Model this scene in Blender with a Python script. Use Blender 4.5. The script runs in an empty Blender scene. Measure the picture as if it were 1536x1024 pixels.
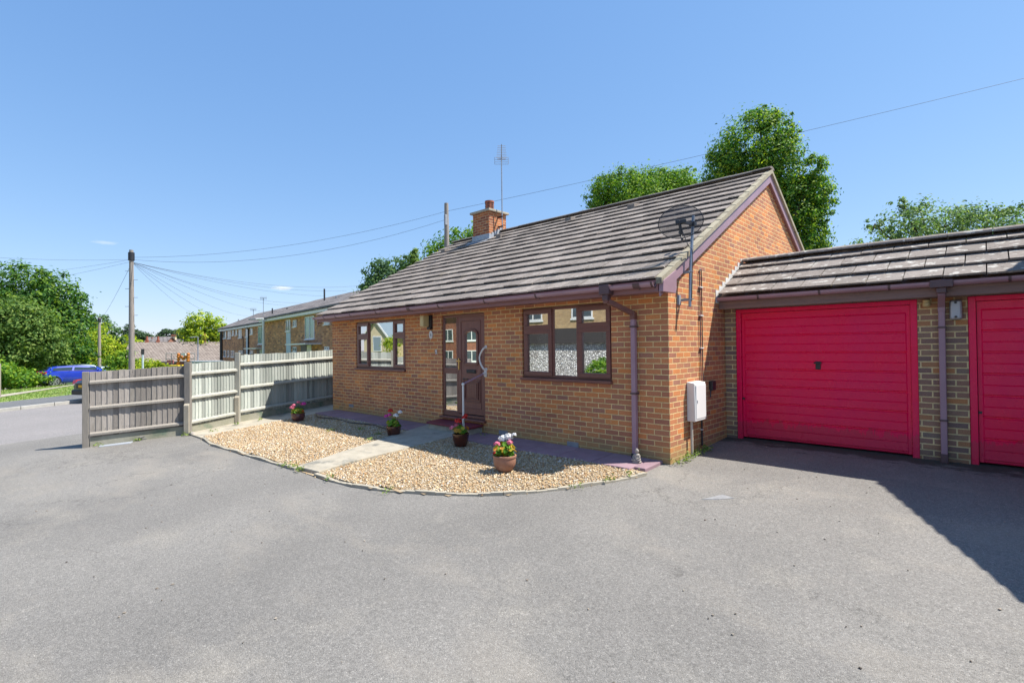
import bpy, math, random
import numpy as np
from mathutils import Vector, Matrix
C = bpy.context.scene.collection
rad = math.radians
R0 = random.Random(7)

# ---------------------------------------------------------------- camera frame
CAM = Vector((3.1225, -6.3556, 1.5962))
YAW, PITCH, ROLL, F = -0.7574, 0.01097, -0.01152, 757.705
def cam_axes():
    fw = Vector((math.sin(YAW)*math.cos(PITCH), math.cos(YAW)*math.cos(PITCH), math.sin(PITCH)))
    rt = Vector((math.cos(YAW), -math.sin(YAW), 0))
    up = rt.cross(fw)
    return (math.cos(ROLL)*rt+math.sin(ROLL)*up, -math.sin(ROLL)*rt+math.cos(ROLL)*up, fw)
RT, UP, FW = cam_axes()
def at(px, py, D):
    return CAM + D*(FW + RT*((px-768)/F) + UP*((512-py)/F))
def cl(v, a, b): return max(a, min(b, v))
def gz(x, y):                                   # lie of the land
    z = .05*cl(y, -7., 2.2)
    z += .0145*cl(x+10, -36, 0)
    if y > -3.2: z -= .07*(cl(-9.4-x, 0, 1)-cl(-11.6-x, 0, 1))*cl(y+3.2, 0, 1)
    d = math.hypot(x-3, y+6)
    return z - 1.9*cl((d-42)/35, 0, 1)

# ---------------------------------------------------------------- objects
def tag(o, label=None, cat=None, group=None, kind=None):
    if label: o['label'] = label
    if cat: o['category'] = cat
    if group: o['group'] = group
    if kind: o['kind'] = kind
    return o
def empty(name, loc, label, cat, group=None):
    o = bpy.data.objects.new(name, None); C.objects.link(o)
    o.location = loc; o.empty_display_size = .2
    return tag(o, label, cat, group)
def root_loc(p):
    l = Vector((0, 0, 0))
    while p is not None:
        l += p.location; p = p.parent
    return l
def finish(name, me, mats, parent, smooth):
    o = bpy.data.objects.new(name, me); C.objects.link(o)
    for m in (mats if isinstance(mats, (list, tuple)) else [mats]): me.materials.append(m)
    if parent is not None: o.parent = parent
    if smooth:
        me.polygons.foreach_set('use_smooth', [True]*len(me.polygons))
        if smooth == 'auto':
            try: me.set_sharp_from_angle(angle=rad(40))
            except Exception: pass
    return o

class MB:
    def __init__(s): s.v = []; s.f = []; s.m = []
    def add(s, vs, fs, mi=0):
        b = len(s.v); s.v += [tuple(v) for v in vs]
        for f in fs: s.f.append(tuple(b+i for i in f)); s.m.append(mi)
        return s
    def box(s, x0, x1, y0, y1, z0, z1, mi=0, M=None):
        vs = [(x, y, z) for z in (z0, z1) for y in (y0, y1) for x in (x0, x1)]
        if M is not None: vs = [M @ Vector(v) for v in vs]
        return s.add(vs, [(0,2,3,1),(4,5,7,6),(0,1,5,4),(2,6,7,3),(0,4,6,2),(1,3,7,5)], mi)
    def hexa(s, b, t, mi=0):                     # bottom quad, top quad (ccw from above)
        return s.add(list(b)+list(t), [(3,2,1,0),(4,5,6,7),(0,1,5,4),(1,2,6,5),(2,3,7,6),(3,0,4,7)], mi)
    def bar(s, a, b, w, h, up=(0,0,1), mi=0):
        a, b = Vector(a), Vector(b); d = (b-a).normalized(); u = Vector(up)
        r = d.cross(u).normalized()*w/2; u = r.cross(d).normalized()*h/2
        q = lambda c: [c-r-u, c+r-u, c+r+u, c-r+u]
        return s.add(q(a)+q(b), [(0,1,2,3),(7,6,5,4),(0,4,5,1),(1,5,6,2),(2,6,7,3),(3,7,4,0)], mi)
    def quad(s, a, b, c, d, mi=0): return s.add([a,b,c,d], [(0,1,2,3)], mi)
    def prism(s, poly, vec, mi=0):               # poly: list of 3D points, extruded along vec
        n = len(poly); vec = Vector(vec); p = [Vector(q) for q in poly]
        return s.add(p+[q+vec for q in p], [tuple(range(n))[::-1], tuple(range(n, 2*n))]+[(i,(i+1)%n,n+(i+1)%n,n+i) for i in range(n)], mi)
    def tube(s, pts, r, n=8, mi=0, cap=True):
        pts = [Vector(p) for p in pts]; rs = r if isinstance(r, (list, tuple)) else [r]*len(pts)
        b = len(s.v); u = None
        for i, p in enumerate(pts):
            d = (pts[min(i+1, len(pts)-1)]-pts[max(i-1, 0)])
            d = d.normalized() if d.length > 1e-9 else Vector((0,0,1))
            if u is None: u = d.orthogonal().normalized()
            u = (u-d*u.dot(d)); u = u.normalized() if u.length > 1e-6 else d.orthogonal().normalized()
            w = d.cross(u)
            for k in range(n):
                a = 2*math.pi*k/n
                s.v.append(tuple(p+(u*math.cos(a)+w*math.sin(a))*rs[i]))
        for i in range(len(pts)-1):
            for k in range(n):
                s.f.append((b+i*n+k, b+i*n+(k+1)%n, b+(i+1)*n+(k+1)%n, b+(i+1)*n+k)); s.m.append(mi)
        if cap:
            s.f.append(tuple(b+k for k in range(n))[::-1]); s.m.append(mi)
            e = b+(len(pts)-1)*n
            s.f.append(tuple(e+k for k in range(n))); s.m.append(mi)
        return s
    def lathe(s, prof, c=(0,0,0), n=24, mi=0, sx=1, sy=1):
        b = len(s.v); c = Vector(c)
        for r, z in prof:
            for k in range(n):
                a = 2*math.pi*k/n
                s.v.append((c.x+r*math.cos(a)*sx, c.y+r*math.sin(a)*sy, c.z+z))
        for i in range(len(prof)-1):
            for k in range(n):
                s.f.append((b+i*n+k, b+i*n+(k+1)%n, b+(i+1)*n+(k+1)%n, b+(i+1)*n+k)); s.m.append(mi)
        s.f.append(tuple(b+k for k in range(n))[::-1]); s.m.append(mi)
        e = b+(len(prof)-1)*n
        s.f.append(tuple(e+k for k in range(n))); s.m.append(mi)
        return s
    def ball(s, c, rx, ry=None, rz=None, n=10, m=7, mi=0, jit=0, rng=None):
        ry = rx if ry is None else ry; rz = rx if rz is None else rz; c = Vector(c); b = len(s.v)
        for i in range(m+1):
            t = math.pi*(i+.02)/(m+.04)
            for k in range(n):
                a = 2*math.pi*k/n; j = 1+(rng.uniform(-jit, jit) if rng else 0)
                s.v.append((c.x+rx*j*math.sin(t)*math.cos(a), c.y+ry*j*math.sin(t)*math.sin(a), c.z-rz*j*math.cos(t)))
        for i in range(m):
            for k in range(n):
                s.f.append((b+i*n+k, b+i*n+(k+1)%n, b+(i+1)*n+(k+1)%n, b+(i+1)*n+k)); s.m.append(mi)
        return s
    def build(s, name, mats, parent=None, smooth=False, bevel=0, uv=False):
        off = root_loc(parent)
        me = bpy.data.meshes.new(name)
        me.from_pydata([(v[0]-off.x, v[1]-off.y, v[2]-off.z) for v in s.v], [], s.f)
        if any(s.m): me.polygons.foreach_set('material_index', s.m)
        if uv:
            ul = me.uv_layers.new(name='UVMap')
            for p in me.polygons:
                n = p.normal
                for li in p.loop_indices:
                    v = s.v[me.loops[li].vertex_index]
                    if abs(n.z) > .8: q = (v[0], v[1])
                    elif abs(n.x) > abs(n.y): q = (v[1], v[2])
                    else: q = (v[0], v[2])
                    ul.data[li].uv = q
        me.update()
        o = finish(name, me, mats, parent, smooth)
        if bevel:
            md = o.modifiers.new('edge', 'BEVEL'); md.width = bevel; md.segments = 2; md.limit_method = 'ANGLE'; md.angle_limit = rad(40)
        return o

def np_mesh(name, V, Fq, mats, parent=None, smooth=False):
    off = root_loc(parent); V = np.asarray(V, np.float32)-np.array(off, np.float32)
    Fq = np.asarray(Fq, np.int32); k = Fq.shape[1]
    me = bpy.data.meshes.new(name)
    me.vertices.add(len(V)); me.vertices.foreach_set('co', V.ravel())
    me.loops.add(Fq.size); me.loops.foreach_set('vertex_index', Fq.ravel())
    me.polygons.add(len(Fq)); me.polygons.foreach_set('loop_start', np.arange(0, Fq.size, k, dtype=np.int32))
    me.update(calc_edges=True)
    return finish(name, me, mats, parent, smooth)

# ---------------------------------------------------------------- materials
def new_mat(name):
    m = bpy.data.materials.new(name); m.use_nodes = True
    nt = m.node_tree; b = nt.nodes['Principled BSDF']
    return m, nt, b
def node(nt, t, **kw):
    n = nt.nodes.new(t)
    for k, v in kw.items():
        if k in n.inputs: n.inputs[k].default_value = v
        else: setattr(n, k, v)
    return n
def ramp(nt, fac, stops, interp='LINEAR'):
    r = nt.nodes.new('ShaderNodeValToRGB'); r.color_ramp.interpolation = interp
    e = r.color_ramp.elements
    while len(e) < len(stops): e.new(.5)
    for el, (p, c) in zip(e, stops):
        el.position = p; el.color = (c[0], c[1], c[2], 1) if not isinstance(c, (int, float)) else (c, c, c, 1)
    nt.links.new(fac, r.inputs[0]); return r.outputs[0]
def mixc(nt, fac, a, b, mode='MIX'):
    n = nt.nodes.new('ShaderNodeMix'); n.data_type = 'RGBA'; n.blend_type = mode
    for i, v in ((0, fac), (6, a), (7, b)):
        if hasattr(v, 'links') or hasattr(v, 'is_linked'): nt.links.new(v, n.inputs[i])
        elif i == 0: n.inputs[0].default_value = v
        else: n.inputs[i].default_value = (*v, 1)
    return n.outputs[2]
def noise(nt, vec, scale, detail=4, rough=.55, out=0):
    n = node(nt, 'ShaderNodeTexNoise'); n.inputs['Scale'].default_value = scale
    n.inputs['Detail'].default_value = detail; n.inputs['Roughness'].default_value = rough
    nt.links.new(vec, n.inputs['Vector']); return n.outputs[out]
def coords(nt, kind='Object', scale=None):
    tc = nt.nodes.new('ShaderNodeTexCoord'); v = tc.outputs[kind]
    if scale:
        mp = nt.nodes.new('ShaderNodeMapping'); mp.inputs['Scale'].default_value = scale
        nt.links.new(v, mp.inputs[0]); v = mp.outputs[0]
    return v
def bump(nt, b, h, strength=.3, dist=.01):
    n = nt.nodes.new('ShaderNodeBump'); n.inputs['Strength'].default_value = strength; n.inputs['Distance'].default_value = dist
    nt.links.new(h, n.inputs['Height'])
    nt.links.new(n.outputs[0], b.inputs['Normal']); return n
def island(nt): return nt.nodes.new('ShaderNodeNewGeometry').outputs['Random Per Island']
def mat(name, c1, c2=None, scale=6, rough=.6, bs=0, bsc=60, stretch=None, metal=0, spots=None, isl=0, coat=0, spec=.5, detail=5, bdist=.01):
    m, nt, b = new_mat(name); v = coords(nt, 'Object', stretch)
    c2 = c2 or tuple(x*.8 for x in c1)
    col = mixc(nt, ramp(nt, noise(nt, v, scale, detail), [(.3, 0.), (.7, 1.)]), c1, c2)
    if isl:
        g = ramp(nt, island(nt), [(0, 1-isl), (1, 1+isl)])
        col = mixc(nt, 1., col, g, 'MULTIPLY')
    for (sc, s_, lo, hi) in (spots or []):
        f = ramp(nt, noise(nt, v, s_, 6, .6), [(lo, 0.), (hi, 1.)])
        col = mixc(nt, f, col, sc)
    nt.links.new(col, b.inputs['Base Color'])
    b.inputs['Roughness'].default_value = rough; b.inputs['Metallic'].default_value = metal
    b.inputs['Specular IOR Level'].default_value = spec
    if coat: b.inputs['Coat Weight'].default_value = coat; b.inputs['Coat Roughness'].default_value = .08
    if bs: bump(nt, b, noise(nt, v, bsc, 5), bs, bdist)
    return m
def brick_mat(name, stops, mortar, bw=.225, rh=.075, ms=.0052, dirt=None, dirt2=None):
    m, nt, b = new_mat(name); v = coords(nt, 'UV')
    wob = node(nt, 'ShaderNodeVectorMath', operation='MULTIPLY_ADD'); nz = noise(nt, v, 30, 2, .5, 1)
    nt.links.new(nz, wob.inputs[0]); wob.inputs[1].default_value = (.004, .004, 0); nt.links.new(v, wob.inputs[2])
    t = node(nt, 'ShaderNodeTexBrick'); t.inputs['Scale'].default_value = 1; t.inputs['Brick Width'].default_value = bw
    t.inputs['Row Height'].default_value = rh; t.inputs['Mortar Size'].default_value = ms; t.inputs['Mortar Smooth'].default_value = .15
    t.inputs['Color1'].default_value = (0,0,0,1); t.inputs['Color2'].default_value = (1,1,1,1); t.inputs['Mortar'].default_value = (.5,.5,.5,1)
    nt.links.new(wob.outputs[0], t.inputs['Vector'])
    c = ramp(nt, t.outputs['Color'], stops)
    fine = ramp(nt, noise(nt, v, 90, 5, .65), [(.3, .72), (.7, 1.2)])
    c = mixc(nt, 1., c, fine, 'MULTIPLY')
    big = ramp(nt, noise(nt, v, 1.3, 4), [(.3, .85), (.7, 1.12)])
    mo = mixc(nt, ramp(nt, noise(nt, v, 14, 5), [(.35, 0.), (.7, 1.)]), mortar, tuple(x*.68 for x in mortar))
    c = mixc(nt, t.outputs['Fac'], c, mo)
    c = mixc(nt, 1., c, big, 'MULTIPLY')
    if dirt:                                    # efflorescence / algae marks with a shape of their own
        f = ramp(nt, noise(nt, v, dirt[1], 7, .65), [(dirt[2], 0.), (dirt[3], .55)])
        c = mixc(nt, f, c, dirt[0])
    if dirt2:                                   # damp course dirt near the ground
        sx = node(nt, 'ShaderNodeSeparateXYZ'); nt.links.new(v, sx.inputs[0])
        mm = node(nt, 'ShaderNodeMath', operation='MULTIPLY_ADD'); nt.links.new(noise(nt, v, 7, 5), mm.inputs[0]); mm.inputs[1].default_value = .35; nt.links.new(sx.outputs[1], mm.inputs[2])
        f = ramp(nt, mm.outputs[0], [(.16, .7), (.48, 0.)])
        c = mixc(nt, f, c, dirt2)
    nt.links.new(c, b.inputs['Base Color']); b.inputs['Roughness'].default_value = .88; b.inputs['Specular IOR Level'].default_value = .25
    inv = node(nt, 'ShaderNodeMath', operation='MULTIPLY_ADD'); nt.links.new(t.outputs['Fac'], inv.inputs[0]); inv.inputs[1].default_value = -1.
    hn = node(nt, 'ShaderNodeMath', operation='MULTIPLY'); nt.links.new(noise(nt, v, 160, 4), hn.inputs[0]); hn.inputs[1].default_value = .7
    nt.links.new(hn.outputs[0], inv.inputs[2])
    bump(nt, b, inv.outputs[0], .75, .007)
    return m
def leaf_mat(name, stops, trans=.38, rough=.62):
    m, nt, b = new_mat(name); out = nt.nodes['Material Output']
    c = ramp(nt, island(nt), stops)
    nt.links.new(c, b.inputs['Base Color']); b.inputs['Roughness'].default_value = rough; b.inputs['Specular IOR Level'].default_value = .22
    t = nt.nodes.new('ShaderNodeBsdfTranslucent')
    nt.links.new(mixc(nt, 1., c, (1.35, 1.45, .55), 'MULTIPLY'), t.inputs[0])
    mx = nt.nodes.new('ShaderNodeMixShader'); mx.inputs[0].default_value = trans
    nt.links.new(b.outputs[0], mx.inputs[1]); nt.links.new(t.outputs[0], mx.inputs[2]); nt.links.new(mx.outputs[0], out.inputs[0])
    return m
def glass_mat(name, refl=.45, tint=(.9, .95, .95)):
    m, nt, b = new_mat(name); out = nt.nodes['Material Output']; nt.nodes.remove(b)
    g = nt.nodes.new('ShaderNodeBsdfGlossy'); g.inputs['Roughness'].default_value = 0.0
    g.inputs['Color'].default_value = (.96, .98, 1, 1)
    v = coords(nt); bp = nt.nodes.new('ShaderNodeBump'); bp.inputs['Strength'].default_value = .015; bp.inputs['Distance'].default_value = .02
    nt.links.new(noise(nt, v, 1.7, 1), bp.inputs['Height']); nt.links.new(bp.outputs[0], g.inputs['Normal'])
    t = nt.nodes.new('ShaderNodeBsdfTransparent'); t.inputs[0].default_value = (*tint, 1)
    lw = node(nt, 'ShaderNodeLayerWeight'); lw.inputs['Blend'].default_value = .35
    f = ramp(nt, lw.outputs['Fresnel'], [(0, refl), (1, 1.)])
    mx = nt.nodes.new('ShaderNodeMixShader'); nt.links.new(f, mx.inputs[0])
    nt.links.new(t.outputs[0], mx.inputs[1]); nt.links.new(g.outputs[0], mx.inputs[2]); nt.links.new(mx.outputs[0], out.inputs[0])
    return m
def tarmac_mat(name, c1, c2, pale, dark, grime=False):
    m, nt, b = new_mat(name); v = coords(nt)
    big = ramp(nt, noise(nt, v, .45, 5, .6), [(.32, 0.), (.68, 1.)])
    c = mixc(nt, big, c1, c2)
    med = ramp(nt, noise(nt, v, 1.1, 6, .65), [(.55, 0.), (.74, .5)])
    c = mixc(nt, med, c, pale)
    vo = node(nt, 'ShaderNodeTexVoronoi'); vo.inputs['Scale'].default_value = 165; nt.links.new(v, vo.inputs['Vector'])
    sep = node(nt, 'ShaderNodeSeparateColor'); nt.links.new(vo.outputs['Color'], sep.inputs[0])
    g = ramp(nt, sep.outputs[0], [(0, .66), (.5, .98), (.93, 1.1), (1, 1.6)])
    c = mixc(nt, 1., c, g, 'MULTIPLY')
    fn = ramp(nt, noise(nt, v, 35, 5, .7), [(.3, .8), (.7, 1.18)])
    c = mixc(nt, 1., c, fn, 'MULTIPLY')
    sp = ramp(nt, noise(nt, v, 3.1, 7, .72), [(.67, 0.), (.73, .6)])
    c = mixc(nt, sp, c, dark)
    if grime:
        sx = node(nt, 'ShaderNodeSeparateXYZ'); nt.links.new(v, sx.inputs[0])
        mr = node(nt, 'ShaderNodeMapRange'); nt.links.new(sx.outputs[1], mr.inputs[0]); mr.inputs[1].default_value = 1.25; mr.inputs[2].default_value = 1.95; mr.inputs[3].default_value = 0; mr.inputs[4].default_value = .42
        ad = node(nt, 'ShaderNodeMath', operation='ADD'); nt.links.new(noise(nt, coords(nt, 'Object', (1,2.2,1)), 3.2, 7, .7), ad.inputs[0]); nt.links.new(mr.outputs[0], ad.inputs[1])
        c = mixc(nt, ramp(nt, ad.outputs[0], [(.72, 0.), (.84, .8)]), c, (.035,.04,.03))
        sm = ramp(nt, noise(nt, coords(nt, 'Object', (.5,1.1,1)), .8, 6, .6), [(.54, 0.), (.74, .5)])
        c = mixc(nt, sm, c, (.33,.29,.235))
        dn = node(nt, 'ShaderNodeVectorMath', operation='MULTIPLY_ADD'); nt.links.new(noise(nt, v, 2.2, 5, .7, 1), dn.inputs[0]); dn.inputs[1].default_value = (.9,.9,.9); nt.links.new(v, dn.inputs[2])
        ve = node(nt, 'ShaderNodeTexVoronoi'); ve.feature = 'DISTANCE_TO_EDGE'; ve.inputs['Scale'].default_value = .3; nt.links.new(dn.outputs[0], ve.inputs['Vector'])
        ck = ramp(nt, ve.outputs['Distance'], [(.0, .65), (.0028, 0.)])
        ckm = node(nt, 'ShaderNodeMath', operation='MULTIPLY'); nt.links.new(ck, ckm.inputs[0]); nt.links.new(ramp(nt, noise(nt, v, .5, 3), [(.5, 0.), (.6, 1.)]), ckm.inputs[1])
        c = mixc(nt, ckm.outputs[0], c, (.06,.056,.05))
    nt.links.new(c, b.inputs['Base Color']); b.inputs['Roughness'].default_value = .82; b.inputs['Specular IOR Level'].default_value = .3
    h = node(nt, 'ShaderNodeMath', operation='MULTIPLY_ADD'); nt.links.new(vo.outputs['Distance'], h.inputs[0]); h.inputs[1].default_value = -1.2
    nt.links.new(noise(nt, v, 25, 4), h.inputs[2])
    bump(nt, b, h.outputs[0], .55, .006)
    return m
def tile_mat(name, c1, c2, lichen, dark, ls=9, lt=.62, isl=.2):
    m, nt, b = new_mat(name); v = coords(nt)
    c = mixc(nt, ramp(nt, noise(nt, v, 2.5, 6, .65), [(.3, 0.), (.7, 1.)]), c1, c2)
    c = mixc(nt, 1., c, ramp(nt, island(nt), [(0, 1-isl), (1, 1+isl)]), 'MULTIPLY')
    vs = coords(nt, 'Object', (.95, 1.15, 1.15))
    l1 = ramp(nt, noise(nt, vs, ls, 5, .5), [(lt, 0.), (lt+.05, .8)])
    c = mixc(nt, l1, c, lichen)
    l2 = ramp(nt, noise(nt, v, 26, 6, .65), [(.58, 0.), (.66, .75)])
    c = mixc(nt, l2, c, dark)
    l3 = ramp(nt, noise(nt, v, 1.3, 6, .6), [(.62, 0.), (.8, .5)])
    c = mixc(nt, l3, c, (.2, .16, .06))
    nt.links.new(c, b.inputs['Base Color']); b.inputs['Roughness'].default_value = .9; b.inputs['Specular IOR Level'].default_value = .25
    bump(nt, b, noise(nt, v, 55, 6, .7), .5, .008)
    return m
def wood_mat(name, c1, c2, knots, green=None):
    m, nt, b = new_mat(name); v = coords(nt)
    vs = coords(nt, 'Object', (9, 9, .55))
    c = mixc(nt, ramp(nt, noise(nt, vs, 9, 6, .65), [(.3, 0.), (.7, 1.)]), c1, c2)
    c = mixc(nt, 1., c, ramp(nt, island(nt), [(0, .6), (.5, 1.), (1, 1.3)]), 'MULTIPLY')
    k = ramp(nt, noise(nt, v, 13, 4, .6), [(.69, 0.), (.75, .8)])
    c = mixc(nt, k, c, knots)
    st = ramp(nt, noise(nt, coords(nt, 'Object', (3, 3, .7)), 3, 5), [(.5, 0.), (.78, .5)])
    c = mixc(nt, st, c, green or tuple(x*.55 for x in c1))
    nt.links.new(c, b.inputs['Base Color']); b.inputs['Roughness'].default_value = .85; b.inputs['Specular IOR Level'].default_value = .25
    bump(nt, b, noise(nt, vs, 14, 5), .4, .006)
    return m

M = {}
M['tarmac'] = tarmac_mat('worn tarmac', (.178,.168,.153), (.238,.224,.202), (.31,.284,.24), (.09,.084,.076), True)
M['road'] = tarmac_mat('road surface', (.24,.225,.215), (.27,.25,.24), (.31,.285,.27), (.16,.15,.145))
M['footway'] = tarmac_mat('footway asphalt', (.13,.135,.14), (.16,.16,.16), (.2,.2,.2), (.09,.09,.09))
M['concrete'] = mat('aged concrete', (.43,.385,.3), (.32,.285,.22), 5, .9, .5, 90, spots=[((.17,.165,.14), 3.2, .56, .72), ((.45,.43,.4), 30, .62, .7)])
M['kerbstone'] = mat('kerb concrete', (.42,.4,.36), (.3,.29,.26), 4, .9, .4, 60)
M['soil'] = mat('dry soil', (.12,.095,.07), (.07,.055,.04), 12, .95, .8, 40)
M['gravelbase'] = mat('gravel bedding', (.45,.34,.2), (.3,.22,.14), 40, .95, .9, 60)
M['slab'] = mat('faded plum paving', (.31,.2,.225), (.24,.155,.18), 5, .85, .5, 70, isl=.16, spots=[((.32,.26,.25), 6, .6, .75)])
M['lawn'] = mat('mown lawn', (.15,.24,.045), (.24,.3,.075), 1.2, .9, 1., 40, spots=[((.36,.34,.14), .8, .55, .75)])
M['earth'] = mat('rough ground', (.19,.175,.14), (.15,.145,.11), .6, .95, .6, 8)
B_FRONT = [(0,(.39,.165,.105)), (.2,(.46,.185,.1)), (.38,(.6,.24,.1)), (.55,(.5,.205,.11)), (.72,(.67,.25,.085)), (.86,(.38,.18,.125)), (1,(.74,.29,.09))]
B_CHIM = [(0,(.26,.085,.05)), (.3,(.4,.13,.06)), (.6,(.5,.17,.065)), (.8,(.3,.11,.065)), (1,(.58,.2,.075))]
M['brick'] = brick_mat('house brick', B_FRONT, (.84,.64,.31), ms=.0066, dirt=((.6,.48,.36), 9, .66, .74), dirt2=(.36,.29,.12))
M['brickchim'] = brick_mat('chimney brick', B_CHIM, (.7,.52,.3), ms=.0066)
M['brickpier'] = brick_mat('garage brick', [(0,(.24,.16,.135)), (.4,(.36,.2,.135)), (.6,(.3,.205,.15)), (.85,(.52,.24,.1)), (1,(.25,.195,.155))], (.8,.64,.34), ms=.0082, dirt2=(.06,.07,.07))
M['brickfar'] = brick_mat('far brick', [(0,(.3,.135,.07)), (.3,(.62,.29,.13)), (.6,(.4,.19,.1)), (.8,(.74,.37,.16)), (1,(.24,.13,.085))], (.5,.37,.25), bw=.45, rh=.15, ms=.012)
M['brickred'] = brick_mat('red brick', [(0,(.22,.09,.06)), (.5,(.32,.12,.07)), (1,(.26,.1,.06))], (.4,.32,.24))
M['brickbuff'] = brick_mat('buff brick', [(0,(.4,.26,.13)), (.5,(.5,.34,.18)), (1,(.36,.24,.13))], (.5,.42,.3))
M['tile'] = tile_mat('weathered roof tile', (.2,.168,.143), (.285,.245,.212), (.46,.43,.37), (.085,.073,.06), 22)
M['tile2'] = tile_mat('garage roof tile', (.2,.172,.15), (.275,.24,.212), (.52,.5,.45), (.06,.052,.043), 10, .585, .1)
M['tilefar'] = brick_mat('far roof tiles', [(0,(.12,.105,.1)), (.5,(.27,.24,.225)), (1,(.17,.15,.14))], (.05,.045,.042), bw=.9, rh=.7, ms=.06)
M['tilepan'] = brick_mat('bungalow roof tiles', [(0,(.2,.165,.14)), (.5,(.29,.245,.21)), (1,(.24,.2,.17))], (.13,.1,.085), bw=.4, rh=.4, ms=.035)
M['verge'] = mat('verge mortar', (.38,.34,.24), (.28,.24,.17), 7, .95, .6, 50, spots=[((.16,.14,.1), 6, .58, .7)])
M['upvc'] = mat('mahogany upvc', (.2,.08,.06), (.155,.06,.05), 5, .33, .15, 120, stretch=(1,1,6))
M['upvc_door'] = mat('mahogany door panel', (.22,.09,.07), (.175,.07,.058), 4, .38, .15, 120, stretch=(6,6,1))
M['fade'] = mat('faded brown plastic', (.38,.24,.29), (.31,.19,.235), 2.5, .38, .05, 30, spots=[((.42,.3,.33), 3, .6, .8)])
M['gutterd'] = mat('brown gutter plastic', (.12,.07,.075), (.09,.052,.058), 4, .4)
M['fascia'] = mat('brown fascia', (.28,.135,.135), (.22,.105,.11), 3, .5, .1, 40, stretch=(.4,6,6))
M['barge'] = mat('faded bargeboard', (.36,.225,.26), (.29,.18,.21), 3, .4)
M['timber'] = mat('stained timber fascia', (.26,.165,.14), (.17,.11,.1), 4, .7, .3, 50, stretch=(.3,6,6))
M['glass'] = glass_mat('window glass', .62)
M['glassdoor'] = glass_mat('door glass', .55)
M['room'] = mat('room plaster', (.35,.32,.28), (.3,.28,.25), 2, .9)
M['blind'] = mat('white blind fabric', (.75,.74,.7), (.62,.6,.56), 4, .8, isl=.1)
M['white'] = mat('white paint', (.75,.74,.71), (.66,.65,.62), 5, .45)
M['cream'] = mat('cream plastic', (.62,.5,.24), (.52,.41,.19), 5, .45)
M['black'] = mat('black plastic', (.02,.02,.024), (.03,.03,.034), 8, .45)
def door_paint():
    m, nt, b = new_mat('red door paint'); v = coords(nt)
    c = mixc(nt, ramp(nt, noise(nt, v, 1.3, 4), [(.3, 0.), (.7, 1.)]), (.93,.004,.075), (.84,.004,.105))
    c = mixc(nt, ramp(nt, noise(nt, coords(nt, 'Object', (1.5,1,.4)), 4, 6, .7), [(.6, 0.), (.78, .25)]), c, (.95,.04,.12))
    c = mixc(nt, ramp(nt, noise(nt, v, 24, 5, .6), [(.74, 0.), (.8, .5)]), c, (.5,.006,.06))
    sx = node(nt, 'ShaderNodeSeparateXYZ'); nt.links.new(v, sx.inputs[0])
    a = node(nt, 'ShaderNodeMath', operation='MULTIPLY_ADD'); nt.links.new(noise(nt, coords(nt, 'Object', (3,1,1)), 3.5, 6, .7), a.inputs[0]); a.inputs[1].default_value = -.55; nt.links.new(sx.outputs[2], a.inputs[2])
    c = mixc(nt, ramp(nt, a.outputs[0], [(-.3, .45), (-.12, 0.)]), c, (.4,.05,.08))
    nt.links.new(c, b.inputs['Base Color'])
    nt.links.new(ramp(nt, noise(nt, v, 5, 5, .6), [(.35, .24), (.7, .42)]), b.inputs['Roughness']); b.inputs['Specular IOR Level'].default_value = .34
    bump(nt, b, noise(nt, coords(nt, 'Object', (.6,1,1.4)), 3, 2), .05, .02); return m
M['red'] = door_paint()
M['redstep'] = mat('red step paint', (.22,.03,.045), (.16,.025,.04), 8, .55, .3, 60)
M['brass'] = mat('polished brass', (.75,.55,.22), (.65,.45,.18), 6, .25, metal=1)
M['steel'] = mat('galvanised steel', (.4,.42,.45), (.3,.32,.35), 14, .45, metal=.7)
M['grey'] = mat('grey plastic', (.32,.33,.35), (.25,.26,.28), 9, .5)
M['lead'] = mat('lead flashing', (.42,.45,.49), (.32,.35,.39), 5, .6, .3, 25, metal=.2, spots=[((.6,.6,.58), 7, .55, .7)])
M['flaunch'] = mat('pale flashing mortar', (.72,.7,.66), (.55,.53,.5), 9, .9, .5, 40)
M['terracotta'] = mat('terracotta', (.36,.12,.07), (.27,.085,.05), 8, .8, .3, 50)
M['glaze'] = mat('brown glazed pot', (.085,.022,.012), (.05,.014,.01), 6, .16, .05, 12, coat=.5, spots=[((.3,.24,.18), 9, .72, .76)])
M['claypot'] = mat('weathered clay pot', (.33,.17,.115), (.25,.12,.08), 6, .55, .3, 30, spots=[((.45,.3,.24), 5, .58, .75)])
M['plumpot'] = mat('plum glazed pot', (.12,.045,.05), (.08,.03,.035), 6, .3, .1, 30, coat=.3)
M['stone'] = mat('carved stone', (.4,.36,.32), (.28,.25,.21), 18, .9, .8, 40)
M['rock'] = mat('mossy rock', (.2,.19,.18), (.12,.115,.11), 6, .9, .9, 14, spots=[((.16,.17,.05), 5, .5, .62)])
M['wood'] = wood_mat('grey weathered boards', (.36,.325,.285), (.225,.2,.18), (.05,.045,.04), (.2,.18,.14))
M['woodrail'] = wood_mat('grey weathered rail', (.34,.31,.27), (.22,.2,.175), (.08,.07,.06), (.22,.2,.16))
M['woodpale'] = wood_mat('pale green weathered boards', (.46,.475,.42), (.33,.355,.32), (.12,.13,.11), (.26,.31,.26))
M['woodpale_rail'] = wood_mat('pale weathered rail', (.45,.44,.38), (.33,.32,.27), (.1,.1,.08), (.25,.26,.2))
M['gravelboard'] = mat('mossy gravel board', (.33,.31,.25), (.22,.22,.15), 4, .9, .4, 40, spots=[((.12,.17,.12), 3, .55, .7)])
M['pole'] = mat('weathered pole timber', (.33,.29,.25), (.23,.2,.17), 7, .9, .4, 30, stretch=(6,6,.6))
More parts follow.
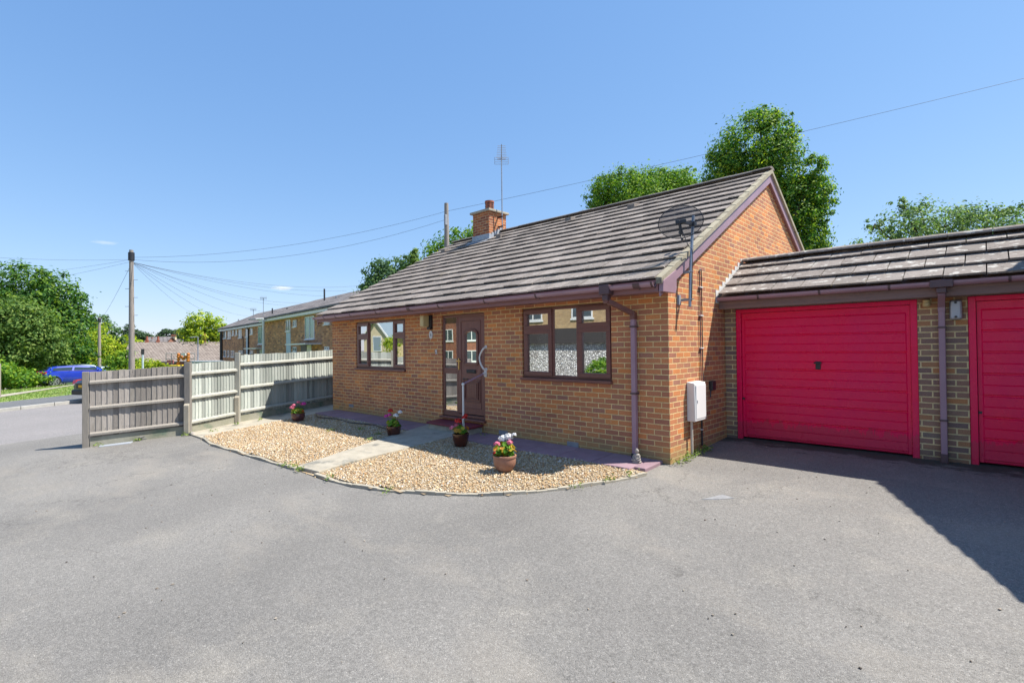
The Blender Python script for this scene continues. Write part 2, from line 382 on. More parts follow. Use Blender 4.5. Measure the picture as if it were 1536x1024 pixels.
M['wire'] = mat('cable sheath', (.05,.05,.055), (.04,.04,.045), 5, .6)
M['bark'] = mat('tree bark', (.12,.09,.065), (.07,.055,.04), 8, .95, .9, 12, stretch=(3,3,.6))
M['hose'] = mat('black hose rubber', (.012,.012,.014), (.02,.02,.02), 5, .4)
M['bluepaint'] = mat('blue car paint', (.012,.04,.42), (.012,.035,.38), 2, .25, coat=.8)
M['silverpaint'] = mat('silver car paint', (.48,.55,.56), (.44,.5,.52), 2, .3, metal=.3, coat=.6)
M['navypaint'] = mat('dark blue car paint', (.03,.045,.075), (.025,.04,.065), 2, .25, coat=.8)
M['carglass'] = mat('car window glass', (.03,.05,.055), (.02,.035,.04), 2, .05, spec=.9)
M['tyre'] = mat('tyre rubber', (.02,.02,.02), (.03,.03,.03), 20, .8)
M['alloy'] = mat('alloy wheel', (.5,.5,.52), (.42,.42,.44), 8, .35, metal=.7)
M['taillight'] = mat('red tail lamp', (.5,.01,.012), (.4,.01,.012), 8, .15, coat=.6)
M['plate'] = mat('yellow number plate', (.75,.42,.02), (.7,.38,.02), 8, .4)
M['orange'] = mat('orange painted balls', (.5,.17,.015), (.42,.13,.012), 8, .5)
M['yellow'] = mat('yellow paint', (.75,.55,.03), (.65,.46,.03), 8, .5)
M['pinkboard'] = mat('faded pink board', (.6,.16,.17), (.5,.2,.2), 8, .6)
M['bluepanel'] = mat('pale blue panel', (.48,.56,.62), (.42,.5,.56), 3, .6)
M['render'] = mat('cream render', (.62,.52,.33), (.55,.46,.29), 3, .9, .2, 60)
def flint():
    m, nt, b = new_mat('pale flint wall'); v = coords(nt)
    wv = node(nt, 'ShaderNodeVectorMath', operation='MULTIPLY_ADD'); nt.links.new(noise(nt, v, 9, 3, .5, 1), wv.inputs[0]); wv.inputs[1].default_value = (.07,.07,.07); nt.links.new(v, wv.inputs[2])
    ve = node(nt, 'ShaderNodeTexVoronoi'); ve.feature = 'DISTANCE_TO_EDGE'; ve.inputs['Scale'].default_value = 9; nt.links.new(wv.outputs[0], ve.inputs['Vector'])
    vc = node(nt, 'ShaderNodeTexVoronoi'); vc.inputs['Scale'].default_value = 9; nt.links.new(wv.outputs[0], vc.inputs['Vector'])
    sp_ = node(nt, 'ShaderNodeSeparateColor'); nt.links.new(vc.outputs['Color'], sp_.inputs[0])
    c = ramp(nt, sp_.outputs[0], [(0,(.5,.47,.43)),(.4,(.72,.69,.63)),(.8,(.85,.82,.77)),(1,(.36,.33,.3))])
    c = mixc(nt, ramp(nt, ve.outputs['Distance'], [(.02, 1.), (.09, 0.)]), c, (.17,.155,.135))
    nt.links.new(c, b.inputs['Base Color']); b.inputs['Roughness'].default_value = .8
    bump(nt, b, ramp(nt, ve.outputs['Distance'], [(0, 0.), (.25, 1.)]), 1., .05); return m
M['pebbles'] = flint()
M['greypaint'] = mat('grey window paint', (.25,.31,.34), (.22,.28,.3), 4, .4)
M['dishmesh'] = None
def dish_mat():
    m, nt, b = new_mat('perforated dish mesh'); out = nt.nodes['Material Output']
    b.inputs['Base Color'].default_value = (.025, .03, .045, 1); b.inputs['Roughness'].default_value = .5
    t = nt.nodes.new('ShaderNodeBsdfTransparent')
    mx = nt.nodes.new('ShaderNodeMixShader'); mx.inputs[0].default_value = .5; nt.links.new(t.outputs[0], mx.inputs[1]); nt.links.new(b.outputs[0], mx.inputs[2])
    nt.links.new(mx.outputs[0], out.inputs[0]); return m
M['dishmesh'] = dish_mat()
L_ = lambda *cs: [(i/(len(cs)-1), c) for i, c in enumerate(cs)]
M['leaf_dark'] = leaf_mat('deep green leaves', L_((.03,.095,.025),(.05,.15,.025),(.085,.21,.025),(.2,.35,.03),(.42,.5,.045)))
M['leaf_mid'] = leaf_mat('mid green leaves', L_((.045,.12,.02),(.08,.2,.02),(.16,.29,.024),(.32,.43,.04)))
M['leaf_lime'] = leaf_mat('yellow green leaves', L_((.1,.19,.02),(.22,.33,.022),(.38,.45,.03),(.52,.54,.05)))
M['leaf_sage'] = leaf_mat('olive green leaves', L_((.06,.13,.03),(.12,.22,.04),(.21,.32,.06),(.34,.42,.11)))
M['leaf_left'] = leaf_mat('dark broad leaves', L_((.02,.065,.02),(.035,.105,.02),(.055,.15,.022),(.11,.22,.028),(.22,.32,.035)))  # darker green leaf tones for the big left tree
M['leaf_olive'] = leaf_mat('olive broad leaves', L_((.045,.1,.025),(.085,.165,.035),(.15,.24,.05),(.27,.35,.09)))
M['leaf_grey'] = leaf_mat('grey green leaves', L_((.06,.13,.055),(.11,.2,.075),(.18,.29,.11),(.33,.42,.18)))
M['leaf_blue'] = leaf_mat('blue green leaves', L_((.04,.09,.05),(.07,.14,.065),(.11,.2,.08),(.17,.26,.09)))
M['leaf_far'] = leaf_mat('distant leaves', L_((.04,.08,.04),(.06,.11,.05),(.09,.14,.06)))
M['geranium'] = leaf_mat('geranium leaves', L_((.06,.16,.015),(.1,.24,.02),(.17,.32,.03),(.4,.36,.04),(.5,.2,.04)), .25)
M['grassblade'] = leaf_mat('grass blades', L_((.1,.2,.03),(.16,.27,.05),(.25,.32,.08),(.36,.36,.15)), .3)
M['weed'] = leaf_mat('weed leaves', L_((.1,.18,.03),(.18,.26,.05),(.3,.34,.1)), .25)
def petal(n, c): return mat(n, c, tuple(x*.75 for x in c), 60, .6, isl=.18)
M['p_red'] = petal('red petals', (.62,.02,.012)); M['p_pink'] = petal('pink petals', (.8,.2,.3))
M['p_mag'] = petal('magenta petals', (.72,.06,.38)); M['p_white'] = petal('white petals', (.85,.84,.82))
def gravel_mat():
    m, nt, b = new_mat('gravel stones')
    c = ramp(nt, island(nt), [(0,(.6,.46,.27)),(.18,(.66,.56,.4)),(.36,(.55,.36,.17)),(.5,(.68,.57,.4)),(.64,(.46,.25,.1)),(.76,(.6,.42,.22)),(.88,(.28,.21,.155)),(.94,(.74,.7,.62))], 'CONSTANT')
    c = mixc(nt, ramp(nt, noise(nt, coords(nt), 120, 3), [(.3, .0), (.7, .25)]), c, (.3,.24,.17))
    nt.links.new(c, b.inputs['Base Color']); b.inputs['Roughness'].default_value = .75; return m
M['gravel'] = gravel_mat()

# ---------------------------------------------------------------- terrain
def sheet(name, xs, ys, m, dz=0., kind='structure', mound=None, label=None, cat=None):
    mb = MB(); nx, ny = len(xs), len(ys)
    mb.v = [(x, y, gz(x, y)+dz) for y in ys for x in xs]
    mb.f = [(j*nx+i, j*nx+i+1, (j+1)*nx+i+1, (j+1)*nx+i) for j in range(ny-1) for i in range(nx-1)]
    mb.m = [0]*len(mb.f)
    return tag(mb.build(name, m), label, cat, kind=kind)
def strip(name, A, Bp, m, dz=0., n=24, kind='structure', across=4):
    """sheet between two polylines of equal length, following the ground"""
    def resample(P):
        P = [Vector((*p, 0)) for p in P]; out = []
        for a, b in zip(P[:-1], P[1:]):
            k = max(1, int((b-a).length/.5))
            out += [a.lerp(b, i/k) for i in range(k)]
        return out+[P[-1]]
    mb = MB(); rows = []
    for i in range(len(A)-1):
        k = n if len(A) == 2 else max(1, n//(len(A)-1))
        for j in range(k+(1 if i == len(A)-2 else 0)):
            t = j/k
            a = Vector(A[i]).lerp(Vector(A[i+1]), t); b = Vector(Bp[i]).lerp(Vector(Bp[i+1]), t)
            rows.append([a.lerp(b, q/across) for q in range(across+1)])
    w = across+1
    mb.v = [(p.x, p.y, gz(p.x, p.y)+dz) for r in rows for p in r]
    mb.f = [(j*w+i, (j+1)*w+i, (j+1)*w+i+1, j*w+i+1) for j in range(len(rows)-1) for i in range(w-1)]
    mb.m = [0]*len(mb.f)
    return tag(mb.build(name, m), kind=kind)
def lin(a, b, n): return [a+(b-a)*i/n for i in range(n+1)]
xs = [-900,-500,-300,-200,-150]+lin(-120,-46,18)+lin(-44,14,29)+[20,30,50,100,300,900]
ys = [-900,-400,-200,-100,-60]+lin(-50,-8,14)+[-7]+lin(-5,2.2,6)+lin(4,60,20)+[80,120,200,400,900]
sheet('ground', xs, ys, M['earth'], -.06)
kx = lambda y: -21.94-.247*(y+5.83)                    # kerb line of the road
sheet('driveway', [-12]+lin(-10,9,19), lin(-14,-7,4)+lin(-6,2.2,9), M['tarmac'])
ry = lin(-40,-7,8)+lin(-6,2.2,8)+lin(4,40,9)
strip('road', [(kx(-40),-40),(kx(-7),-7),(kx(2.2),2.2),(kx(40),40)], [(-12,-40),(-12,-7),(-12,2.2),(-12,40)], M['road'], -.002, 45, across=6)
kb = MB()
for i in range(60):
    y0, y1 = -30+i*.915, -30+(i+1)*.915-.012
    x0, x1 = kx(y0), kx(y1); z0, z1 = gz(x0,y0), gz(x1,y1)
    kb.hexa([(x0,y0,z0-.1),(x1,y1,z1-.1),(x1-.15,y1,z1-.1),(x0-.15,y0,z0-.1)], [(x0-.02,y0,z0+.115),(x1-.02,y1,z1+.115),(x1-.15,y1,z1+.12),(x0-.15,y0,z0+.12)])
tag(kb.build('kerb', M['kerbstone'], bevel=.012), kind='structure')
strip('footpath', [(kx(-40)-4.4,-40),(kx(-7)-4.4,-7),(kx(2.2)-4.4,2.2),(kx(40)-4.4,40)], [(kx(-40)-.15,-40),(kx(-7)-.15,-7),(kx(2.2)-.15,2.2),(kx(40)-.15,40)], M['footway'], .1, 45)
strip('lawn', [(-70,-40),(-66,-7),(-60,2.2),(-52,40)], [(kx(-40)-4.4,-40),(kx(-7)-4.4,-7),(kx(2.2)-4.4,2.2),(kx(40)-4.4,40)], M['lawn'], .09, 60, across=20)
strip('path', [(-36,-7.2),(-32.9,-5.6),(-35.2,-3.9),(-38.2,-2.25),(-42,-.5)], [(-29,-7.2),(-30.4,-5.66),(-33.6,-4.1),(-37,-2.45),(-41.6,-.8)], M['concrete'], .115, 32)
strip('lawn', [(-31,-22),(-31,-11)], [(-14.5,-22),(-14.5,-11)], M['lawn'], .04, 20, across=16)
rng = np.random.default_rng(3)
# short grass
n = 26000
gx = rng.uniform(-46, -26.5, n); gy = rng.uniform(-7.5, 6, n)
def on_path(x, y):
    t = np.interp(y, [-7.2,-5.6,-3.9,-2.25,-.5], [-32.5,-31.6,-34.4,-37.6,-41.8]); return np.abs(x-t) < np.interp(y, [-7.2,-5.6,-3.9,-.5], [3.5,1.2,.8,.3])
keep = (gx < np.array([kx(y)-4.45 for y in gy])) & ~on_path(gx, gy); gx, gy = gx[keep], gy[keep]; n = len(gx)
gzv = np.array([gz(x, y) for x, y in zip(gx, gy)])+.085
a = rng.uniform(0, 6.28, n); w = .02; h = rng.uniform(.03, .085, n); lean = rng.normal(0, .03, (n, 2))
P0 = np.stack([gx-w*np.cos(a), gy-w*np.sin(a), gzv], 1); P1 = np.stack([gx+w*np.cos(a), gy+w*np.sin(a), gzv], 1); P2 = np.stack([gx+lean[:,0], gy+lean[:,1], gzv+h], 1)
tag(np_mesh('grass', np.stack([P0,P1,P2],1).reshape(-1,3), np.arange(3*n).reshape(-1,3), M['grassblade']), 'short mown grass on the verge beyond the road', 'grass', kind='stuff')

# ---------------------------------------------------------------- gravel beds, path, paving
EDGE = [(-8.37,-3.24),(-7.38,-3.33),(-6.25,-3.25),(-5.69,-3.23),(-4.54,-3.16),(-3.98,-3.12),(-3.27,-3.1),(-2.79,-3.05),(-2.26,-2.9),(-1.66,-2.62),(-1.22,-2.35),(-1.0,-2.17),(-.75,-1.88),(-.52,-1.56),(-.31,-1.17),(-.15,-.84),(-.06,-.6)]
BACK = [(-8.37,-3.24),(-8.58,-2.51),(-8.81,-1.82),(-9.0,-1.2),(-9.1,-.6)]
def in_poly(x, y, P):
    c = np.zeros(len(x), bool); j = len(P)-1
    for i in range(len(P)):
        xi, yi = P[i]; xj, yj = P[j]
        hit = ((yi > y) != (yj > y)) & (x < (xj-xi)*(y-yi)/((yj-yi) or 1e-9)+xi)
        c ^= hit; j = i
    return c
BED = EDGE + [(-.2,-.55),(-9.1,-.55)] + BACK[::-1][1:-1]
PATHP = [(-4.25,-3.16),(-3.68,-3.1),(-3.8,-2.6),(-3.83,-1.4),(-3.87,-.05),(-5.2,-.05),(-5.0,-.8),(-4.85,-1.34)]
def mound(x, y): return .025+.012*math.sin(2.1*x+.7)*math.sin(1.7*y)
mb = MB(); g = .14
nx_, ny_ = int(9.4/g), int(3.4/g)
for i in range(nx_):
    for j in range(ny_):
        x0, y0 = -9.3+i*g, -3.45+j*g
        if in_poly(np.array([x0+g/2]), np.array([y0+g/2]), BED)[0]:
            mb.quad(*[(x, y, gz(x, y)+mound(x, y)-.008) for x, y in ((x0,y0),(x0+g,y0),(x0+g,y0+g),(x0,y0+g))])
tag(mb.build('gravel_bed', M['gravelbase']), kind='structure')
N = 88000
x = rng.uniform(-9.2, 0, N); y = rng.uniform(-3.4, -.5, N)
k = in_poly(x, y, BED) & ~in_poly(x, y, PATHP)
stray = rng.random(N) < .012
k |= stray & in_poly(x, y+.12, BED) & ~in_poly(x, y, PATHP)
x, y = x[k], y[k]; N = len(x)
z = np.array([gz(a, b)+(mound(a, b) if q else .004) for a, b, q in zip(x, y, in_poly(x, y, BED))])+rng.uniform(0, .012, N)
s = np.exp(rng.normal(math.log(.0096), .34, N))
octa = np.array([(1,0,0),(0,1,0),(-1,0,0),(0,-1,0),(0,0,1),(0,0,-1)], float)
V = octa[None]*rng.uniform(.6, 1.3, (N, 6, 1))*s[:,None,None]*np.array([1,1,.62])
V = V+rng.normal(0, .15, (N, 6, 3))*s[:,None,None]
an = rng.uniform(0, 6.28, N); ca, sa = np.cos(an)[:,None], np.sin(an)[:,None]
V = np.stack([V[...,0]*ca-V[...,1]*sa, V[...,0]*sa+V[...,1]*ca, V[...,2]], -1)+np.stack([x,y,z],1)[:,None]
FO = np.array([(0,1,4),(1,2,4),(2,3,4),(3,0,4),(1,0,5),(2,1,5),(3,2,5),(0,3,5)])
tag(np_mesh('gravel', V.reshape(-1,3), (FO[None]+6*np.arange(N)[:,None,None]).reshape(-1,3), M['gravel']), 'pale buff and cream gravel filling the front bed', 'gravel', kind='stuff')
# concrete edging
mb = MB()
E2 = [Vector(p) for p in EDGE]
pts = []
for a_, b_ in zip(E2[:-1], E2[1:]):
    k_ = max(1, int((b_-a_).length/.12)); pts += [a_.lerp(b_, i/k_) for i in range(k_)]
pts.append(E2[-1])
for i in range(len(pts)-1):
    a_, b_ = pts[i], pts[i+1]; d_ = (b_-a_).normalized(); nrm = Vector((d_.y, -d_.x))
    if -4.3 < a_.x < -3.7: continue
    hh = .03+.01*math.sin(i*.9)
    q = [a_, b_, b_+nrm*.05, a_+nrm*.05]
    mb.hexa([(p.x,p.y,gz(p.x,p.y)-.05) for p in (q[0],q[3],q[2],q[1])], [(p.x,p.y,gz(p.x,p.y)+hh) for p in (q[0],q[3],q[2],q[1])])
tag(mb.build('edging_kerb', M['concrete']), kind='structure')
def raised(name, poly, h, m, drop=.08):
    P = [(p[0], p[1]) for p in poly]; ctr = Vector((sum(p[0] for p in P)/len(P), sum(p[1] for p in P)/len(P)))
    mb = MB()
    mb.prism([(p[0], p[1], gz(*p)-drop) for p in P], (0,0,drop+h))
    return tag(mb.build(name, m, bevel=.012), kind='structure')
raised('front_path', PATHP, .055, M['concrete'])
raised('margin_path', [(-9.25,-3.32),(-8.37,-3.3),(-8.58,-2.51),(-8.81,-1.82),(-9.0,-1.2),(-9.1,-.05),(-9.1,.8),(-11.0,.8),(-10.05,-2.05)], .03, M['concrete'])
mb = MB(); xx = -9.08
while xx < .02:
    w_ = .6
    if xx > -5.2 and xx < -3.88: xx = -3.86
    x1 = min(xx+w_-.008, .06)
    if x1 > -5.2 and xx < -5.2: x1 = -5.02
    ly = -.6+R0.uniform(-.01, .01)
    if xx > -.4: ly = -.5; x1 = min(x1, -.1)
    mb.hexa([(xx,ly,gz(xx,ly)-.06),(x1,ly,gz(x1,ly)-.06),(x1,-.01,-.06),(xx,-.01,-.06)], [(xx,ly,gz(xx,ly)+.05),(x1,ly,gz(x1,ly)+.05),(x1,-.01,.045),(xx,-.01,.045)])
    xx += w_
tag(mb.build('pavement', M['slab'], bevel=.01), kind='structure')

# ---------------------------------------------------------------- the bungalow
bung = empty('bungalow', (-4.6, 0, 0), 'orange brick bungalow with mahogany windows and a grey tiled roof', 'house')
XL = -9.33; YB = 7.75; ZB = -.35; ZE = 2.33
RY, RZ = 4.28, 4.97; EY, EZ = -.37, 2.43; SL = (RZ-EZ)/(RY-EY)
RW = (-2.65,-.889,1.05,2.24); LW = (-8.135,-6.065,1.1,2.24); DR = (-4.82,-3.577,.235,2.24)
def wall_holes(mb, x0, x1, z0, z1, holes, y):
    X = sorted({x0, x1, *[h[0] for h in holes], *[h[1] for h in holes]}); Z = sorted({z0, z1, *[h[2] for h in holes], *[h[3] for h in holes]})
    for i in range(len(X)-1):
        for j in range(len(Z)-1):
            cx, cz = (X[i]+X[i+1])/2, (Z[j]+Z[j+1])/2
            if any(h[0] < cx < h[1] and h[2] < cz < h[3] for h in holes): continue
            mb.quad((X[i],y,Z[j]),(X[i+1],y,Z[j]),(X[i+1],y,Z[j+1]),(X[i],y,Z[j+1]))
mb = MB()
wall_holes(mb, XL, 0, ZB, ZE, [RW, LW, DR], 0)
for h in (RW, LW, DR):
    d = .1
    mb.quad((h[0],0,h[2]),(h[0],0,h[3]),(h[0],d,h[3]),(h[0],d,h[2])); mb.quad((h[1],0,h[3]),(h[1],0,h[2]),(h[1],d,h[2]),(h[1],d,h[3]))
    mb.quad((h[0],0,h[3]),(h[1],0,h[3]),(h[1],d,h[3]),(h[0],d,h[3])); mb.quad((h[1],0,h[2]),(h[0],0,h[2]),(h[0],d,h[2]),(h[1],d,h[2]))
def roof_z(y): return EZ+SL*(y-EY) if y < RY else RZ-.56*(y-RY)
for xg, fl in ((0, 1), (XL, -1)):
    P = [(xg,0,ZB),(xg,YB,ZB),(xg,YB,roof_z(YB)-.1),(xg,RY,RZ-.1),(xg,0,roof_z(0)-.1)]
    mb.add(P if fl > 0 else P[::-1], [(0,1,2,3,4)])
mb.quad((0,YB,ZB),(XL,YB,ZB),(XL,YB,2.9),(0,YB,2.9))
mb.build('wall', M['brick'], bung, uv=True)
# rooms seen through the glass
mb = MB()
for (x0, x1) in ((-3.3,-.4),(-8.9,-5.3),(-5.1,-3.45)):
    mb.quad((x0,.13,.2),(x1,.13,.2),(x1,3.4,.2),(x0,3.4,.2)); mb.quad((x0,3.4,.2),(x1,3.4,.2),(x1,3.4,2.35),(x0,3.4,2.35))
    mb.quad((x0,.13,.2),(x0,3.4,.2),(x0,3.4,2.35),(x0,.13,2.35)); mb.quad((x1,3.4,.2),(x1,.13,.2),(x1,.13,2.35),(x1,3.4,2.35)); mb.quad((x0,.13,2.35),(x0,3.4,2.35),(x1,3.4,2.35),(x1,.13,2.35))
mb.build('room', M['room'], bung)

def tiled(mb, x0, x1, a, b, gauge, tw, thick, rng, lap=.07, gap=.0045):
    """tiles laid up the slope from a=(y,z) to b=(y,z)"""
    a, b = Vector((0, a[0], a[1])), Vector((0, b[0], b[1])); L = (b-a).length; d = (b-a)/L
    nrm = Vector((0, -d.z, d.y)) if d.y > 0 else Vector((0, d.z, -d.y))
    n = int(math.ceil((L-.01)/gauge))
    for i in range(n):
        s0, s1 = i*gauge, min((i+1)*gauge+lap, L)
        x = x0-(0 if i % 2 == 0 else tw/2)
        while x < x1:
            xa, xb = max(x, x0)+gap, min(x+tw, x1)-gap
            if xb-xa > .03:
                j = rng.uniform(-.004, .004); t0 = thick+rng.uniform(-.006, .006); e = rng.uniform(-.008, .008)
                p = lambda xx, s, h: Vector((xx, 0, 0))+a+d*s+nrm*h
                lo = .0
                B4 = [p(xa,s0+e,t0-.024), p(xb,s0+e,t0-.024), p(xb,s1,-.012), p(xa,s1,-.012)]
                T4 = [p(xa,s0+e,t0+j), p(xb,s0+e,t0-j), p(xb,s1,.012), p(xa,s1,.012)]
                if d.y > 0: mb.hexa(B4, T4)
                else: mb.hexa(B4[::-1], T4[::-1])
            x += tw
def ridge_line(mb, x0, x1, y, z, r, seg, rng):
    x = x0
    while x < x1-.02:
        xb = min(x+seg-.008, x1); dz = rng.uniform(-.004, .004)
        pr = [(r*math.cos(t), r*.42*math.sin(t)) for t in [math.pi*q/8 for q in range(9)]]
        mb.prism([(x, y+q[0], z+q[1]+dz-.02) for q in pr], (xb-x, 0, 0)); x += seg
trng = random.Random(11)
mb = MB(); RX0, RX1 = -9.47, .1
tiled(mb, RX0, RX1-.085, (EY, EZ), (RY, RZ), .352, .332, .056, trng)
BYE = YB+.35
tiled(mb, RX0, RX1-.085, (BYE, roof_z(BYE)), (RY, RZ), .352, .332, .056, trng)
roof = mb.build('roof', M['tile'], bung)
mb = MB()   # deck under the tiles
mb.add([(RX0+.03,EY+.04,EZ-.03),(RX1-.1,EY+.04,EZ-.03),(RX1-.1,RY,RZ-.03),(RX0+.03,RY,RZ-.03),(RX1-.1,BYE-.04,roof_z(BYE-.04)-.03),(RX0+.03,BYE-.04,roof_z(BYE-.04)-.03)], [(0,1,2,3),(3,2,4,5)])
mb.build('roof_deck', M['timber'], roof)
mb = MB(); ridge_line(mb, RX0, RX1, RY, RZ+.045, .13, .42, trng); mb.build('ridge', M['tile'], roof)
# verge: cement bedding with the tile ends
mb = MB(); k = 14; d = Vector((0, RY-EY, RZ-EZ)); 
for i in range(k):
    a0 = Vector((0, EY, EZ))+d*(i/k); a1 = Vector((0, EY, EZ))+d*((i+1)/k)
    up = .045
    for (xa, xb) in ((RX1-.083, RX1),):
        mb.hexa([(xa,a0.y,a0.z-.045),(xb,a0.y,a0.z-.045),(xb,a1.y,a1.z-.045),(xa,a1.y,a1.z-.045)], [(xa,a0.y,a0.z+up),(xb,a0.y,a0.z+up-.012),(xb,a1.y,a1.z+up-.02),(xa,a1.y,a1.z+up-.01)])
a0 = Vector((0,RY,RZ)); a1 = Vector((0,BYE,roof_z(BYE)))
for i in range(k):
    p0, p1 = a0.lerp(a1, i/k), a0.lerp(a1, (i+1)/k)
    mb.hexa([(RX1-.083,p0.y,p0.z-.045),(RX1,p0.y,p0.z-.045),(RX1,p1.y,p1.z-.045),(RX1-.083,p1.y,p1.z-.045)], [(RX1-.083,p0.y,p0.z+.04),(RX1,p0.y,p0.z+.028),(RX1,p1.y,p1.z+.03),(RX1-.083,p1.y,p1.z+.042)])
mb.build('verge', M['verge'], roof)
for xb, nm in ((RX1-.035, 'bargeboard'), (RX0+.02, 'bargeboard')):
    mb = MB(); hB = .17
    for (p, q) in (((-.34, roof_z(-.34)), (RY, RZ)), ((RY, RZ), (BYE, roof_z(BYE)))):
        a_, b_ = p, q
        mb.hexa([(xb-.02,a_[0],a_[1]-.05-hB),(xb,a_[0],a_[1]-.05-hB),(xb,b_[0],b_[1]-.05-hB),(xb-.02,b_[0],b_[1]-.05-hB)], [(xb-.02,a_[0],a_[1]-.048),(xb,a_[0],a_[1]-.048),(xb,b_[0],b_[1]-.048),(xb-.02,b_[0],b_[1]-.048)])
    mb.build(nm, M['barge'], bung)
mb = MB(); mb.hexa([(.0,.0,roof_z(0)-.2),(RX1-.056,.0,roof_z(0)-.2),(RX1-.056,RY,RZ-.2),(.0,RY,RZ-.2)], [(.0,.0,roof_z(0)-.06),(RX1-.056,.0,roof_z(0)-.06),(RX1-.056,RY,RZ-.06),(.0,RY,RZ-.06)])
mb.hexa([(.0,RY,RZ-.2),(RX1-.056,RY,RZ-.2),(RX1-.056,BYE,roof_z(BYE)-.2),(.0,BYE,roof_z(BYE)-.2)], [(.0,RY,RZ-.06),(RX1-.056,RY,RZ-.06),(RX1-.056,BYE,roof_z(BYE)-.06),(.0,BYE,roof_z(BYE)-.06)])
mb.build('verge_soffit', M['fascia'], bung)
# eaves: soffit, fascia, box end
mb = MB(); mb.box(-9.44, RX1-.06, -.335, .0, 2.3, 2.318); mb.build('soffit', M['fascia'], bung)
mb = MB(); mb.box(-9.46, RX1-.06, -.355, -.337, 2.285, 2.44); mb.build('fascia', M['fascia'], bung)
mb = MB(); mb.prism([(RX1-.05,-.36,2.283),(RX1-.05,-.0,2.283),(RX1-.05,.03,2.35),(RX1-.05,.03,2.6),(RX1-.05,-.345,2.42)], (.062,0,0)); mb.build('box_end', M['barge'], bung, bevel=.004)
def gutter(mb, x0, x1, y, z, r=.055, n=10):
    pr = [(y-r*math.cos(math.pi*q/n), z-r*1.05*math.sin(math.pi*q/n)) for q in range(n+1)]
    pi = [(y-(r-.004)*math.cos(math.pi*q/n), z-(r-.004)*1.05*math.sin(math.pi*q/n)) for q in range(n+1)]
    mb.prism([(x0, p[0], p[1]) for p in pr]+[(x0, p[0], p[1]) for p in pi[::-1]], (x1-x0, 0, 0))
GY, GZ = -.412, 2.405
mb = MB(); gutter(mb, -9.5, .02, GY, GZ)
gut = mb.build('gutter', M['fade'], bung, smooth='auto')
for bx in [-9.4,-8.9,-8.3,-7.6,-6.5,-5.3,-4.35,-3.1,-1.95,-.75,-.22,.0]:
    mb = MB(); pr = [(GY-.06*math.cos(math.pi*q/10), GZ-.064*math.sin(math.pi*q/10)) for q in range(11)]
    w_ = .1 if bx in (-5.3, -.22) else .026
    mb.prism([(bx-w_/2,p[0],p[1]) for p in pr], (w_,0,0)); mb.box(bx-.014, bx+.014, -.358, -.352, 2.33, 2.41)
    mb.build('bracket', M['gutterd'], gut, smooth='auto')
# downpipe with swan neck
def sqpipe(mb, pts, w):
    for a_, b_ in zip(pts[:-1], pts[1:]): mb.bar(a_, b_, w, w, up=(0,1,0) if abs(Vector(b_).z-Vector(a_).z) > .3 else (0,0,1))
dp = empty('downpipe', (-.49,-.05,0), None, None); dp.parent = bung; dp.location = Vector((-.49,-.05,0))-bung.location
mb = MB(); mb.box(-.78,-.62,-.48,-.35,2.3,2.43); mb.box(-.745,-.655,-.455,-.365,2.22,2.3)
mb.build('outlet', M['gutterd'], dp, bevel=.008)
mb = MB(); P0, P1 = Vector((-.7,-.41,2.22)), Vector((-.49,-.06,2.04))
mb.bar(P0, P1, .068, .068); mb.box(-.737,-.663,-.447,-.373,2.18,2.24); mb.box(-.528,-.452,-.1,-.024,1.96,2.06)
mb.build('swan_neck', M['upvc'], dp, bevel=.006)
mb = MB(); mb.box(-.523,-.457,-.094,-.028,.08,1.97); mb.build('pipe', M['fade'], dp, bevel=.008)
mb = MB(); mb.box(-.527,-.463,-.11,-.03,.02,.1); mb.build('shoe', M['black'], dp, bevel=.006)
for zc in (1.86, .93):
    mb = MB(); mb.box(-.532,-.448,-.101,-.0,zc-.014,zc+.014); mb.build('clip', M['gutterd'], dp)

